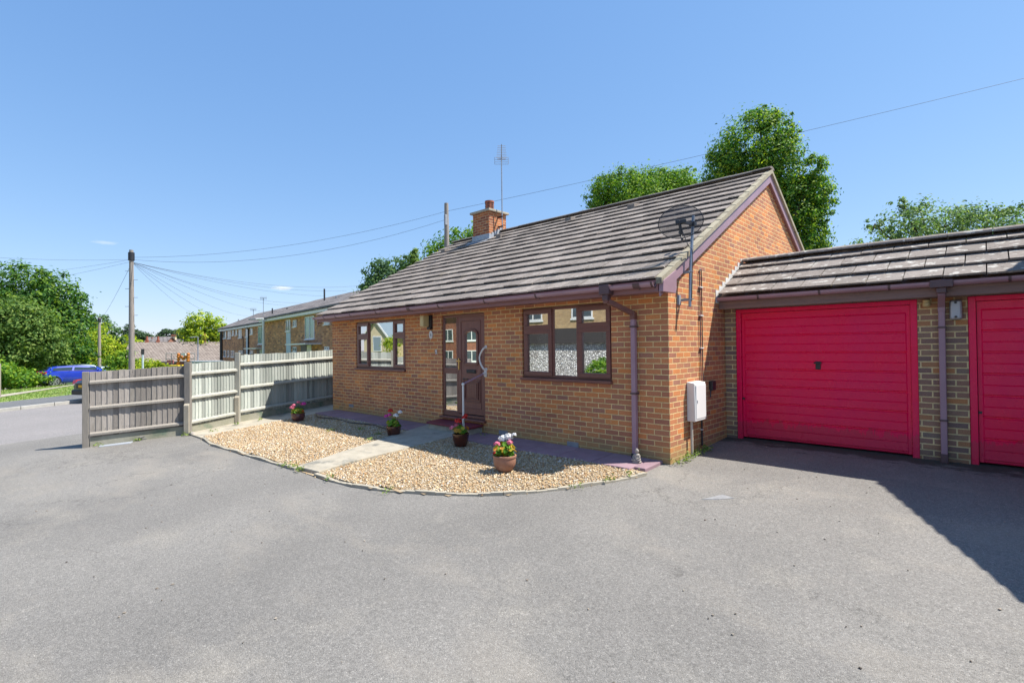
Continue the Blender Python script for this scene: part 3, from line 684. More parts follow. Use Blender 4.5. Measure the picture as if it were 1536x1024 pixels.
# windows
def frame_rect(mb, x0, x1, z0, z1, w, y0, y1):
    mb.box(x0, x1, y0, y1, z0, z0+w); mb.box(x0, x1, y0, y1, z1-w, z1); mb.box(x0, x0+w, y0+.001, y1, z0+w, z1-w); mb.box(x1-w, x1, y0+.001, y1, z0+w, z1-w)
def window(nm, o, mull, tr, sashw):
    x0, x1, z0, z1 = o; zs = z0+.035
    e = empty(nm, ((x0+x1)/2, .05, z0), None, None); e.parent = bung; e.location = Vector(((x0+x1)/2,.05,z0))-bung.location
    mb = MB(); frame_rect(mb, x0+.002, x1-.002, zs, z1-.002, .05, .03, .09)
    for m_ in mull: mb.box(m_-.03, m_+.03, .031, .09, zs+.05, z1-.052)
    cells = []
    ed = [x0]+list(mull)+[x1]
    for i in range(3):
        a_, b_ = ed[i]+(.05 if i == 0 else .03), ed[i+1]-(.05 if i == 2 else .03)
        if i == 1: cells.append((a_, b_, zs+.05, z1-.052, 0))
        else:
            mb.box(a_, b_, .032, .09, tr-.02, tr+.02)
            cells.append((a_, b_, zs+.05, tr-.02, 1)); cells.append((a_, b_, tr+.02, z1-.052, 1))
    mb.build('frame', M['upvc'], e, bevel=.006)
    for (a_, b_, c_, d_, s_) in cells:
        if s_:
            mb = MB(); frame_rect(mb, a_-.022, b_+.022, c_-.022, d_+.022, .075, .008, .05); mb.build('sash', M['upvc'], e, bevel=.008)
            q = .05
        else: q = 0
        mb = MB(); mb.box(a_+q, b_-q, .045, .052, c_+q, d_-q); mb.build('pane', M['glass'], e)
    mb = MB(); mb.box(x0-.015, x1+.015, -.05, .03, z0-.012, z0+.034); mb.build('sill', M['upvc'], e, bevel=.006)
    # vertical blinds drawn to the sides
    for (b0, b1, st) in ((x0+.07, x0+.36, .045), (x1-.2, x1-.06, .045)):
        mb = MB(); xx = b0
        while xx < b1:
            an = R0.uniform(.5, .9); dx, dy = .04*math.cos(an), .04*math.sin(an)
            mb.quad((xx-dx,.17-dy,zs+.02),(xx+dx,.17+dy,zs+.02),(xx+dx,.17+dy,z1),(xx-dx,.17-dy,z1)); xx += st
        mb.build('blind', M['blind'], e)
    return e
window('window', RW, (-2.01,-1.51), 1.88, .06)
window('window', LW, (-7.58,-6.56), 1.885, .06)
# front door unit
de = empty('front_door', (-4.2,.05,.235), None, None); de.parent = bung; de.location = Vector((-4.2,.05,.235))-bung.location
x0, x1, z0, z1 = DR
mb = MB(); frame_rect(mb, x0+.002, x1-.002, z0+.03, z1-.002, .055, .025, .09); mb.box(-4.4,-4.345,.026,.09,z0+.085,z1-.057); mb.box(x0+.057,-4.4,.027,.09,1.09,1.205)
mb.box(x0+.057,-4.4,.027,.09,z0+.085,.37)
mb.build('frame', M['upvc'], de, bevel=.006)
for (c_, d_) in ((.37,1.09),(1.205,z1-.057)):
    mb = MB(); mb.box(x0+.057,-4.4,.045,.052,c_,d_); mb.build('sidelight', M['glassdoor'], de)
mb = MB(); lx0, lx1, lz0, lz1 = -4.343, -3.634, .34, 2.182
gx0, gx1, gz0, gz1, arch = -4.165,-3.79,1.29,1.84,.085
# leaf face with an arched opening
pts_arch = [(gx0+(gx1-gx0)*t, gz1+arch*math.sqrt(max(0, 1-(2*t-1)**2))) for t in [.5-.5*math.cos(math.pi*i/16) for i in range(17)]]
yF = .03
mb.quad((lx0,yF,lz0),(lx1,yF,lz0),(lx1,yF,gz0),(lx0,yF,gz0)); mb.quad((lx0,yF,gz0),(gx0,yF,gz0),(gx0,yF,gz1),(lx0,yF,gz1)); mb.quad((gx1,yF,gz0),(lx1,yF,gz0),(lx1,yF,gz1),(gx1,yF,gz1))
mb.quad((lx0,yF,gz1),(gx0,yF,gz1),(gx0,yF,lz1),(lx0,yF,lz1)); mb.quad((gx1,yF,gz1),(lx1,yF,gz1),(lx1,yF,lz1),(gx1,yF,lz1))
for a_, b_ in zip(pts_arch[:-1], pts_arch[1:]): mb.quad((a_[0],yF,a_[1]),(b_[0],yF,b_[1]),(b_[0],yF,lz1),(a_[0],yF,lz1))
leaf = mb.build('door_leaf', M['upvc_door'], de)
mb = MB(); path_ = [(gx0,gz0)]+pts_arch+[(gx1,gz0)]
loop = [Vector((p[0],yF,p[1])) for p in path_]; loop.append(loop[0])
for a_, b_ in zip(loop[:-1], loop[1:]):
    if (b_-a_).length > 1e-4: mb.bar(a_, b_, .05, .05, up=(0,1,0))
frame_rect(mb, -4.2,-3.735,.57,1.0,.018,.012,.034); frame_rect(mb, -4.155,-3.78,.62,.955,.014,.006,.034)
frame_rect(mb, -4.27,-3.705,.45,2.1,.014,.02,.034)
mb.box(-4.1,-3.83,.02,.034,.655,.92)
for q in (-4.03,-3.965,-3.9): mb.box(q-.004,q+.004,.017,.034,.66,.915)
mb.build('moulding', M['upvc'], leaf, bevel=.004)
mb = MB(); mb.add([(p[0],.042,p[1]) for p in path_], [tuple(range(len(path_)))]); mb.build('door_glass', M['glassdoor'], leaf)
mb = MB(); mb.box(-4.1,-3.845,.012,.032,1.115,1.178); mb.box(-4.08,-3.865,.006,.02,1.13,1.163); mb.build('letterbox', M['black'], leaf, bevel=.004)
mb = MB(); mb.box(-4.335,-4.308,.012,.03,1.17,1.39); mb.bar((-4.322,-.01,1.34),(-4.225,-.012,1.335),.016,.02); mb.bar((-4.322,.02,1.34),(-4.322,-.015,1.34),.02,.02); mb.box(-4.4,-4.33,.014,.03,1.325,1.352); mb.build('handle', M['brass'], leaf, bevel=.003)
mb = MB(); mb.box(-4.21,-4.06,.008,.032,.99,1.008); mb.build('door_chain', M['black'], leaf)
mb = MB(); mb.box(x0-.01,x1+.03,-.07,.03,.222,.262); mb.build('threshold', M['upvc'], de, bevel=.006)
mb = MB(); mb.hexa([(-4.86,-.37,.13),(-3.62,-.37,.13),(-3.62,-.005,.15),(-4.86,-.005,.15)],[(-4.86,-.37,.17),(-3.62,-.37,.17),(-3.62,-.005,.19),(-4.86,-.005,.19)])
st = mb.build('doorstep', M['redstep'], bung, bevel=.012)
mb = MB(); mb.box(-4.82,-3.66,-.34,-.006,-.1,.13); mb.build('riser', M['concrete'], st)
# air bricks
for (ax, az) in ((-3.12,.06),(-1.61,.045),(-8.39,.16)):
    mb = MB(); frame_rect(mb, ax-.107, ax+.107, az-.003, az+.068, .01, -.008, .004)
    for q in range(6): mb.bar((ax-.09+q*.033,-.003,az+.01),(ax-.075+q*.033,-.003,az+.058),.012,.008,up=(0,1,0))
    mb.quad((ax-.1,.0-.001,az),(ax+.1,-.001,az),(ax+.1,-.001,az+.065),(ax-.1,-.001,az+.065))
    mb.build('air_brick', M['grey'], bung)
# roof vents (small raised hoods)
for (vx, vy) in ((-6.73,3.55),(-2.62,3.6),(-4.45,3.72),(-8.85,3.3)):
    zz = roof_z(vy); mb = MB()
    mb.hexa([(vx-.09,vy,zz+.02),(vx+.09,vy,zz+.02),(vx+.09,vy+.25,zz+.16),(vx-.09,vy+.25,zz+.16)],[(vx-.09,vy,zz+.13),(vx+.09,vy,zz+.13),(vx+.09,vy+.25,zz+.19),(vx-.09,vy+.25,zz+.19)])
    mb.build('roof_vent', M['tile'], bung, bevel=.01)
# chimney
ch = empty('chimney', (-7.62,4.1,4.6), None, None); ch.parent = bung; ch.location = Vector((-7.62,4.1,4.6))-bung.location
cx0, cx1, cy0, cy1 = -7.97, -7.285, 3.75, 4.45
mb = MB(); mb.box(cx0,cx1,cy0,cy1,4.3,5.52); mb.build('stack', M['brickchim'], ch, uv=True)
mb = MB(); mb.box(cx0-.07,cx1+.07,cy0-.07,cy1+.07,5.52,5.585); mb.hexa([(cx0+.1,cy0+.1,5.585),(cx1-.1,cy0+.1,5.585),(cx1-.1,cy1-.1,5.585),(cx0+.1,cy1-.1,5.585)],[(cx0+.2,cy0+.2,5.65),(cx1-.2,cy0+.2,5.65),(cx1-.2,cy1-.2,5.65),(cx0+.2,cy1-.2,5.65)]); mb.build('capping', M['concrete'], ch, bevel=.01)
mb = MB(); mb.box(cx0-.02,cx1+.02,cy0-.02,cy0+.05,4.55,4.87)
for q in range(5):
    ya, yb = cy0-.018+q*.11, cy0-.02+(q+1)*.11
    mb.box(cx1,cx1+.018,ya,yb-.002,roof_z(ya)-.05,roof_z(yb)+.13)
    mb.box(cx0-.018,cx0,ya,yb-.002,roof_z(ya)-.05,roof_z(yb)+.13)
mb.add([(cx0-.1,cy0-.22,roof_z(cy0-.22)+.05),(cx1+.1,cy0-.22,roof_z(cy0-.22)+.05),(cx1+.1,cy0,roof_z(cy0)+.055),(cx0-.1,cy0,roof_z(cy0)+.055)],[(0,1,2,3)])
mb.build('flashing', M['lead'], ch)
mb = MB(); pc = (-7.62,4.1,5.62)
mb.lathe([(.12,0),(.135,.03),(.135,.06),(.125,.065),(.128,.26),(.14,.265),(.14,.31),(.1,.315),(.1,.2)], pc, 20)
for zz in (.09,.14,.19,.235):
    for q in range(6):
        t = q*math.pi/3; mb.bar(Vector(pc)+Vector((.122*math.cos(t-.25),.122*math.sin(t-.25),zz)), Vector(pc)+Vector((.122*math.cos(t+.25),.122*math.sin(t+.25),zz)), .03, .02, mi=1)
mb.build('chimney_pot', [M['terracotta'], M['black']], ch, smooth='auto')
# stepped flashing where the garage roof meets the gable
mb = MB(); 
for q in range(9):
    ya = 1.62+q*.14; zz = 2.33+.56*(ya-1.7)
    mb.box(.0,.006,ya,ya+.145,zz-.03,zz+.17)
mb.build('step_flashing', M['flaunch'], bung, bevel=.002)

# ---------------------------------------------------------------- garage row
gar = empty('garage_row', (2.7, 1.99, .1), 'low brick garage row with red doors and a lichen spotted tiled roof', 'garage')
GYF = 1.99
mb = MB()
GX1 = 5.22
for (a_, b_) in ((0.003,.167),(2.448,2.932),):
    mb = MB(); mb.box(a_, b_, GYF, GYF+.22, -.3, 2.24); mb.build('pier', M['brickpier'], gar, uv=True)
mb = MB(); mb.box(.003, GX1, 6.8, 7.0, -.3, 2.3); mb.build('back_wall', M['brickpier'], gar, uv=True)
mb = MB(); mb.box(.01,GX1,2.25,2.29,-.2,2.2); mb.build('back_panel', M['timber'], gar)
def garage_door(a_, b_, hand):
    e = empty('garage_door', ((a_+b_)/2, GYF+.05, .1), None, None); e.parent = gar; e.location = Vector(((a_+b_)/2,GYF+.05,.1))-gar.location
    zb, zt = gz(a_,1.99)-.06, 2.15
    mb = MB(); mb.box(a_+.002,a_+.075,GYF+.012,GYF+.09,zb,zt); mb.box(b_-.075,b_-.002,GYF+.012,GYF+.09,zb,zt); mb.box(a_+.075,b_-.075,GYF+.013,GYF+.09,zt-.06,zt)
    mb.build('frame', M['red'], e, bevel=.005)
    la, lb = a_+.08, b_-.08; lz0, lz1 = .13, zt-.066
    # pressed leaf: a long profile of ribs run across the door
    prof = [(0, lz0), (-.006, lz0+.015)]
    y = 0; npan = 7; ph = (lz1-.1-lz0-.02)/npan; z_ = lz0+.02
    for i in range(npan):
        prof += [(-.002, z_), (-.002, z_+.012), (-.02, z_+.022), (-.02, z_+ph*.48), (-.013, z_+ph*.5), (-.02, z_+ph*.53), (-.022, z_+ph-.01), (-.004, z_+ph-.002)]
        z_ += ph
    prof += [(-.012, z_+.01), (-.012, lz1), (0, lz1)]
    mb = MB(); ins = .05
    yl = GYF+.06
    for (p, q) in zip(prof[:-1], prof[1:]):
        mb.quad((la+ins,yl+p[0],p[1]),(lb-ins,yl+p[0],p[1]),(lb-ins,yl+q[0],q[1]),(la+ins,yl+q[0],q[1]))
        for (xa, xe) in ((la+ins,la+ins-.012),(lb-ins,lb-ins+.012)):
            mb.quad((xa,yl+p[0],p[1]),(xa,yl+q[0],q[1]),(xe,yl-.012,q[1]),(xe,yl-.012,p[1]))
    mb.box(la,la+ins-.012,yl-.012,yl+.01,lz0,lz1); mb.box(lb-ins+.012,lb,yl-.012,yl+.01,lz0,lz1)
    lf = mb.build('door_leaf', M['red'], e)
    hx = (a_+b_)/2
    mb = MB(); mb.box(hx-.032,hx+.032,yl-.034,yl-.012,1.22,1.335); mb.bar((hx-.05,yl-.05,1.315),(hx+.05,yl-.05,1.315),.018,.022); mb.bar((hx,yl-.02,1.315),(hx,yl-.055,1.315),.02,.02); mb.build('handle', M['black'], e, bevel=.005)
    mb = MB(); mb.box(la+.0,la+.03,yl-.026,yl-.011,.72,.75); mb.build('lock', M['black'], e)
garage_door(.167, 2.448, 1); garage_door(2.932, GX1, 1)
trng2 = random.Random(5)
mb = MB(); gE = (1.66,2.345); gR = (2.84,3.0)
tiled(mb, .03, GX1, gE, gR, .352, .385, .06, trng2, gap=.006)
tiled(mb, .03, GX1, (7.2, 2.35), gR, .36, .385, .04, trng2)
groof = mb.build('roof', M['tile2'], gar)
mb = MB(); mb.add([(.03,1.7,2.33),(GX1,1.7,2.33),(GX1,2.84,2.965),(.03,2.84,2.965),(GX1,7.1,2.34),(.03,7.1,2.34)],[(0,1,2,3),(3,2,4,5)]); mb.build('roof_deck', M['timber'], groof)
mb = MB(); ridge_line(mb, .03, GX1, 2.86, 3.05, .16, .45, trng2); mb.build('ridge', M['tile2'], groof)
# moss tufts along the eaves
mb = MB(); mr = random.Random(4)
for (mx, nn) in ((1.95,24),(1.5,12),(3.05,30),(2.9,14),(.6,6)):
    for q in range(nn):
        t = mr.uniform(0,.06); mb.ball((mx+mr.gauss(0,.07), gE[0]+.02+t, gE[1]+.04+t*.55), mr.uniform(.008,.018), n=6, m=4)
mb.build('moss', mat('yellow moss', (.22,.19,.03), (.14,.13,.03), 30, .95), groof)['kind'] = 'stuff'
mb = MB(); mb.box(.005,GX1,1.74,1.762,2.155,2.345); mb.box(.005,GX1,1.762,1.985,2.2,2.215); mb.box(.17,GX1,1.955,1.988,2.152,2.2); mb.build('fascia', M['timber'], gar)
mb = MB(); gutter(mb, -.0+.012, GX1, 1.678, 2.33); gg_ = mb.build('gutter', M['fade'], gar, smooth='auto')
for bx in (.62,1.42,2.2,3.3,4.2):
    mb = MB(); pr = [(1.678-.06*math.cos(math.pi*q/10), 2.33-.064*math.sin(math.pi*q/10)) for q in range(11)]
    mb.prism([(bx-.013,p[0],p[1]) for p in pr], (.026,0,0)); mb.build('bracket', M['gutterd'], gg_)
gd = empty('downpipe', (2.69,1.93,.1), None, None); gd.parent = gar; gd.location = Vector((2.69,1.93,.1))-gar.location
mb = MB(); mb.box(2.6,2.82,1.6,1.745,2.255,2.345); mb.box(2.66,2.755,1.63,1.72,2.19,2.255); mb.build('outlet', M['gutterd'], gd, bevel=.008)
mb = MB(); mb.bar((2.707,1.68,2.2),(2.69,1.935,2.05),.07,.07); mb.box(2.655,2.728,1.9,1.972,1.98,2.08); mb.build('swan_neck', M['fade'], gd, bevel=.006)
mb = MB(); mb.box(2.658,2.724,1.905,1.969,.2,2.0); mb.build('pipe', M['fade'], gd, bevel=.008)
mb = MB(); mb.box(2.655,2.727,1.9,1.97,.09,.2); mb.build('shoe', M['gutterd'], gd, bevel=.006)
for zc in (1.78,.62):
    mb = MB(); mb.box(2.65,2.732,1.897,1.99,zc-.013,zc+.013); mb.build('clip', M['gutterd'], gd)

# ---------------------------------------------------------------- fittings on the walls
fl = empty('floodlight', (2.83,1.95,1.88), 'oblong frosted bulkhead lamp between the two red garage doors', 'lamp')
mb = MB(); mb.box(2.765,2.885,1.93,1.99,1.87,2.115); mb.build('housing', M['steel'], fl, bevel=.02)
mb = MB(); mb.box(2.778,2.872,1.905,1.93,1.885,2.1); mb.build('diffuser', mat('frosted ribbed lens', (.5,.53,.55), (.42,.45,.48), 4, .25, .5, 110), fl, bevel=.012)
for zc in (1.905,2.08):
    mb = MB(); mb.tube([(2.825,1.906,zc),(2.825,1.897,zc)], .014, 10); mb.build('screw', M['black'], fl)
sn = empty('alarm_sensor', (2.54,1.95,2.05), 'small round cream sensor on the garage pier', 'sensor')
mb = MB(); mb.lathe([(.028,0),(.042,.015),(.042,.05),(.034,.055),(.038,.06),(.038,.085),(.02,.095)], (2.545,1.93,2.045), 16); mb.build('body', M['cream'], sn, smooth='auto')
mb = MB(); mb.box(2.525,2.565,1.945,1.99,2.07,2.13); mb.build('bracket', M['black'], sn)
wl = empty('wall_lamp', (-5.2,-.05,2.0), 'cream oblong porch lamp on a black bracket left of the door', 'lamp')
mb = MB(); mb.box(-5.18,-5.1,-.05,.0,1.98,2.26); mb.box(-5.2,-5.1,-.075,-.0,1.97,2.02); mb.build('bracket', M['black'], wl, bevel=.006)
mb = MB(); mb.box(-5.27,-5.15,-.2,-.05,2.03,2.255); mb.build('shade', M['cream'], wl, bevel=.015)
npq = empty('house_plaque', (-5.155,-.02,1.86), 'small white oval plaque under the porch lamp', 'plaque')
mb = MB(); mb.lathe([(.0,.0),(.05,.0),(.055,.006),(.05,.014),(0,.016)], (0,0,0), 24)
mb.v = [(-5.155+v[0], -.002-v[2], 1.865+v[1]*1.6) for v in mb.v]; mb.build('plate', M['white'], npq, smooth='auto')
mb = MB(); mb.bar((-5.165,-.02,1.9),(-5.165,-.02,1.83),.012,.006,up=(0,1,0)); mb.bar((-5.14,-.02,1.885),(-5.14,-.02,1.83),.01,.006,up=(0,1,0)); mb.bar((-5.15,-.02,1.86),(-5.125,-.02,1.86),.008,.006,up=(0,1,0)); mb.build('motif', M['grey'], npq)
bp = empty('doorbell', (-4.98,-.01,1.52), 'white doorbell push on the brick left of the door', 'doorbell')
mb = MB(); mb.box(-4.998,-4.962,-.022,-.0,1.47,1.56); mb.build('case', M['white'], bp, bevel=.006)
mb = MB(); mb.tube([(-4.98,-.02,1.5),(-4.98,-.03,1.5)], .011, 12); mb.build('button', M['grey'], bp)
hr = empty('handrail', (-3.57,-.53,.03), 'white metal handrail post and rail beside the front step', 'handrail')
mb = MB(); mb.tube([(-3.575,-.53,-.0),(-3.575,-.53,.95)], .0185, 12); mb.build('post', M['white'], hr, smooth='auto')
mb = MB(); mb.tube([(-3.575,-.53,.955),(-3.56,-.03,1.12)], .0185, 12); mb.build('rail', M['fade'], hr, smooth='auto')
mb = MB(); mb.ball((-3.575,-.53,.955), .029); mb.build('elbow', M['white'], hr, smooth=True)
mb = MB(); mb.box(-3.585,-3.525,-.012,-.0,1.06,1.19); mb.tube([(-3.556,-.012,1.125),(-3.557,-.06,1.11)], .026, 12); mb.build('wall_flange', M['white'], hr)
gb = empty('grab_rail', (-3.57,-.04,1.4), 'white curved plastic grab rail on the right of the door', 'grab rail')
pts_ = [(-3.535,-.015,1.6),(-3.54,-.06,1.575),(-3.575,-.07,1.53),(-3.625,-.07,1.46),(-3.64,-.07,1.4),(-3.625,-.07,1.33),(-3.585,-.07,1.26),(-3.55,-.06,1.21),(-3.54,-.015,1.19)]
def smooth_pts(P, n=4):
    P = [Vector(p) for p in P]; out = []
    for i in range(len(P)-1):
        p0, p1, p2, p3 = P[max(i-1,0)], P[i], P[i+1], P[min(i+2,len(P)-1)]
        for k_ in range(n):
            t = k_/n
            out.append(.5*((2*p1)+(p2-p0)*t+(2*p0-5*p1+4*p2-p3)*t*t+(-p0+3*p1-3*p2+p3)*t**3))
    return out+[P[-1]]
mb = MB(); mb.tube(smooth_pts(pts_), .0165, 10); mb.build('bar', M['white'], gb, smooth='auto')
for zc in (1.6,1.195):
    mb = MB(); mb.lathe([(.03,0),(.03,.012),(.02,.016)], (0,0,0), 14); mb.v = [(-3.537+v[0],-v[2],zc+v[1]) for v in mb.v]; mb.build('mount', M['white'], gb)
mt = empty('meter_cabinet', (.07,.72,.5), 'white utility meter cabinet on the sunlit gable wall', 'meter box')
mb = MB(); mb.hexa([(.001,.52,.52),(.125,.52,.52),(.125,.905,.52),(.001,.905,.52)],[(.001,.52,1.075),(.115,.52,1.06),(.115,.905,1.06),(.001,.905,1.075)]); mb.build('case', M['white'], mt, bevel=.012)
mb = MB(); mb.box(.118,.13,.55,.88,.555,1.03); mb.build('door', mat('meter door', (.8,.79,.77), (.74,.73,.71), 3, .45), mt, bevel=.004)
mb = MB(); mb.box(.128,.136,.57,.585,.78,.82); mb.build('latch', M['grey'], mt)
mb = MB(); mb.tube([(.05,.56,.53),(.05,.56,.0)], .02, 10); mb.build('duct', mat('cream duct', (.55,.5,.42), (.45,.4,.33), 4, .5), mt, smooth='auto')
pb = empty('gable_junction_box', (.03,1.37,.89), 'small black junction box in the shaded gable corner', 'junction box')
mb = MB(); mb.box(.001,.06,1.3,1.44,.9,1.045); mb.build('case', M['black'], pb, bevel=.012)
mb = MB(); mb.tube([(.03,1.3,.9),(.03,1.28,.8)], .01, 8); mb.build('cable', M['wire'], pb)
cd = empty('cable_conduit', (.02,1.03,1.07), 'thin brown looped conduit rising up the gable wall', 'conduit')
mb = MB(); mb.tube([(.018,.985,1.07),(.018,.985,2.68),(.018,1.0,2.715),(.018,1.03,2.72),(.018,1.048,2.69),(.018,1.05,1.07)], .0085, 8); mb.build('pipe', M['gutterd'], cd, smooth='auto')
mb = MB(); mb.tube([(.02,.98,.53),(.02,.98,.12)], .014, 8); mb.build('lower_pipe', M['black'], cd, smooth='auto')
for zc in (1.55,2.03,.35,2.45):
    mb = MB(); mb.box(.001,.034,.965,1.0 if zc < .5 else 1.07,zc-.008,zc+.008); mb.build('clip', M['white'], cd)
# satellite dish
sd = empty('satellite_dish', (.14,.4,2.1), 'smoky mesh satellite dish on a grey pole at the gable corner', 'satellite dish')
mb = MB(); mb.tube([(.14,.36,2.12),(.14,.4,2.65),(.14,.52,3.4)], .021, 10)
mb.build('pole', M['steel'], sd, smooth='auto')
for zc in (2.22,2.6):
    mb = MB(); mb.box(.001,.016,.26,.36,zc-.07,zc+.07); mb.box(.016,.14,.355,.39,zc-.018,zc+.018); mb.tube([(.1,.37,zc),(.2,.36,zc)], .008, 6); mb.build('bracket', M['grey'], sd, bevel=.004)
dc = at(1021, 333, 6.9); nrm = Vector((-.45,.87,.14)).normalized()
tx = Vector((nrm.y,-nrm.x,0)).normalized(); ty = nrm.cross(tx).normalized()*-1
if ty.z < 0: ty = -ty
_t = tx*math.cos(.1)+ty*math.sin(.1) if tx.dot(RT) > 0 else tx*math.cos(.1)-ty*math.sin(.1)
ty = (ty-_t*ty.dot(_t)).normalized(); tx = _t
mb = MB(); nr, na = 7, 40
for i in range(nr+1):
    for k_ in range(na):
        r_ = i/nr; a_ = 2*math.pi*k_/na
        p = dc+tx*(.295*r_*math.cos(a_))+ty*(.218*r_*math.sin(a_))+nrm*(.055*(r_*r_-.6))
        mb.v.append(tuple(p))
for i in range(nr):
    for k_ in range(na): mb.f.append((i*na+k_, i*na+(k_+1)%na, (i+1)*na+(k_+1)%na, (i+1)*na+k_)); mb.m.append(0)
mb.build('reflector', M['dishmesh'], sd, smooth=True)
mb = MB(); rim = [dc+tx*(.295*math.cos(t))+ty*(.218*math.sin(t))+nrm*.022 for t in [2*math.pi*k_/40 for k_ in range(41)]]; mb.tube(rim, .006, 6); mb.build('rim', M['black'], sd)
pj = Vector((.14,.5,3.28))
mb = MB(); mb.bar(dc-nrm*.05-ty*.01, pj, .03, .035); mb.box(.1,.18,.46,.54,3.25,3.31); mb.bar(dc-nrm*.05-tx*.02+ty*.02, dc-nrm*.05-ty*.17-tx*.01, .03, .03); mb.bar(dc-nrm*.05-tx*.07, dc-nrm*.05+tx*.07, .03, .05); mb.build('mount', M['black'], sd, bevel=.005)
mb = MB(); mb.tube([dc-ty*.23, dc-ty*.26+nrm*.2, dc-ty*.1+nrm*.36], .011, 8); mb.build('arm', M['black'], sd)
mb = MB(); e_ = dc-ty*.12+nrm*.36; mb.tube([e_, e_-nrm*.1], .03, 10); mb.build('receiver', M['grey'], sd, smooth='auto')
mb = MB(); mb.tube(smooth_pts([dc-nrm*.06-ty*.1, dc-nrm*.08-ty*.34+tx*.06, Vector((.16,.42,2.9)), Vector((.165,.4,2.6)), Vector((.165,.37,2.2))]), .005, 6); mb.build('cable', M['wire'], sd)
# tv aerial on the chimney
ae = empty('television_aerial', (-7.0,4.05,5.3), 'tall thin television aerial clamped to the chimney', 'aerial')
mb = MB(); mb.tube([(-7.1,4.1,5.0),(-7.1,4.1,6.9),(-7.1,4.1,7.16)], .017, 8); mb.build('mast', M['steel'], ae, smooth='auto')
mb = MB(); bd = Vector((.7,-.71,.03)).normalized(); sdv = Vector((.71,.7,0)); c0 = Vector((-7.1,4.1,7.05))
mb.tube([c0-bd*.15, c0+bd*1.0], .011, 6)
for q in range(8): mb.tube([c0+bd*(.1+q*.115)-sdv*(.15-.006*q), c0+bd*(.1+q*.115)+sdv*(.15-.006*q)], .006, 5)
for zz in (-.1,-.035,.035,.1): mb.tube([c0-bd*.12-sdv*.2+Vector((0,0,zz)), c0-bd*.12+sdv*.2+Vector((0,0,zz))], .006, 5)
for q in (-.2,.2): mb.tube([c0-bd*.12+sdv*q-Vector((0,0,.1)), c0-bd*.12+sdv*q+Vector((0,0,.1))], .006, 5)
mb.tube([c0+sdv*-.12, c0+sdv*.12], .014, 6); mb.build('antenna', M['grey'], ae)
for zz in (5.1,5.38): mb = MB(); mb.box(-7.27,-7.08,4.08,4.12,zz-.02,zz+.02); mb.build('bracket', M['black'], ae)

# ---------------------------------------------------------------- fence
def fence_bay(p0, p1, h, mats, label, gb_h=.2, seed=1, group='bays of the close board fence', base=None):
    rg = random.Random(seed); p0, p1 = Vector(p0), Vector(p1); L = (p1-p0).length; d = (p1-p0)/L; nv = Vector((d.y, -d.x))   # nv: towards the drive
    z = lambda t: gz(*(p0+d*t))
    e = empty('fence_bay', (*((p0+p1)/2), z(L/2)), label, 'fence', group)
    P = lambda t, o, zz: (p0.x+d.x*t+nv.x*o, p0.y+d.y*t+nv.y*o, zz)
    n = max(1, int(L/.085)); mb = MB()
    for i in range(n):
        t0, t1 = L*i/n, L*(i+1)/n+.012; hb = h+rg.uniform(-.006, .006); o = rg.uniform(-.003, .003)
        zb0, zb1 = z(t0)+gb_h-.05, z(t1)+gb_h-.05; zt0, zt1 = z(t0)+hb, z(t1)+hb+rg.uniform(-.004, .004)
        mb.hexa([P(t0,-.012+o,zb0),P(t0,.010+o,zb0),P(t1,-.004+o,zb1),P(t1,-.018+o,zb1)],[P(t0,-.012+o,zt0),P(t0,.010+o,zt0),P(t1,-.004+o,zt1),P(t1,-.018+o,zt1)])
    nb_ = mb
    for f_ in (.86,.52,.17):
        mb = MB(); zc0, zc1 = z(0)+h*f_, z(L)+h*f_
        mb.hexa([P(0,.012,zc0-.04),P(0,.07,zc0-.035),P(L,.07,zc1-.035),P(L,.012,zc1-.04)],[P(0,.012,zc0+.045),P(0,.07,zc0+.02),P(L,.07,zc1+.02),P(L,.012,zc1+.045)]) if False else mb.hexa([P(0,.06,zc0-.03),P(L,.06,zc1-.03),P(L,.012,zc1-.03),P(0,.012,zc0-.03)],[P(0,.06,zc0+.008),P(L,.06,zc1+.008),P(L,.012,zc1+.034),P(0,.012,zc0+.034)])
        mb.build('rail', mats[1], e)
    mb = MB(); mb.hexa([P(0,.02,z(0)-.1),P(L,.02,z(L)-.1),P(L,-.03,z(L)-.1),P(0,-.03,z(0)-.1)],[P(0,.02,z(0)+gb_h-.02),P(L,.02,z(L)+gb_h-.02),P(L,-.03,z(L)+gb_h-.02),P(0,-.03,z(0)+gb_h-.02)])
    mb.build('gravel_board', M['gravelboard'], e)
    mb = nb_
    for i in range(n):
        for f_ in (.86,.52,.17):
            for q in (.3,.7):
                if rg.random() < .8:
                    t = L*(i+q)/n; zz = z(t)+h*f_+.07+rg.uniform(-.01,.01); mb.ball(P(t,.006,zz), .005, n=5, m=3, mi=1)
    mb.build('boards', [mats[0], M['black']], e)
    return e
Fp = [(-9.58,-4.86),(-9.2,-3.3),(-9.92,-2.1),(-10.84,.85)]
fence_bay(Fp[0], Fp[1], 1.45, (M['wood'], M['woodrail']), 'grey brown weathered fence bay nearest the road', seed=2)
fence_bay(Fp[1], Fp[2], 1.48, (M['woodpale'], M['woodpale_rail']), 'short pale fence bay between the two concrete footed posts', seed=3)
fence_bay(Fp[2], Fp[3], 1.62, (M['woodpale'], M['woodpale_rail']), 'tall pale fence bay running up to the bungalow corner', seed=4)
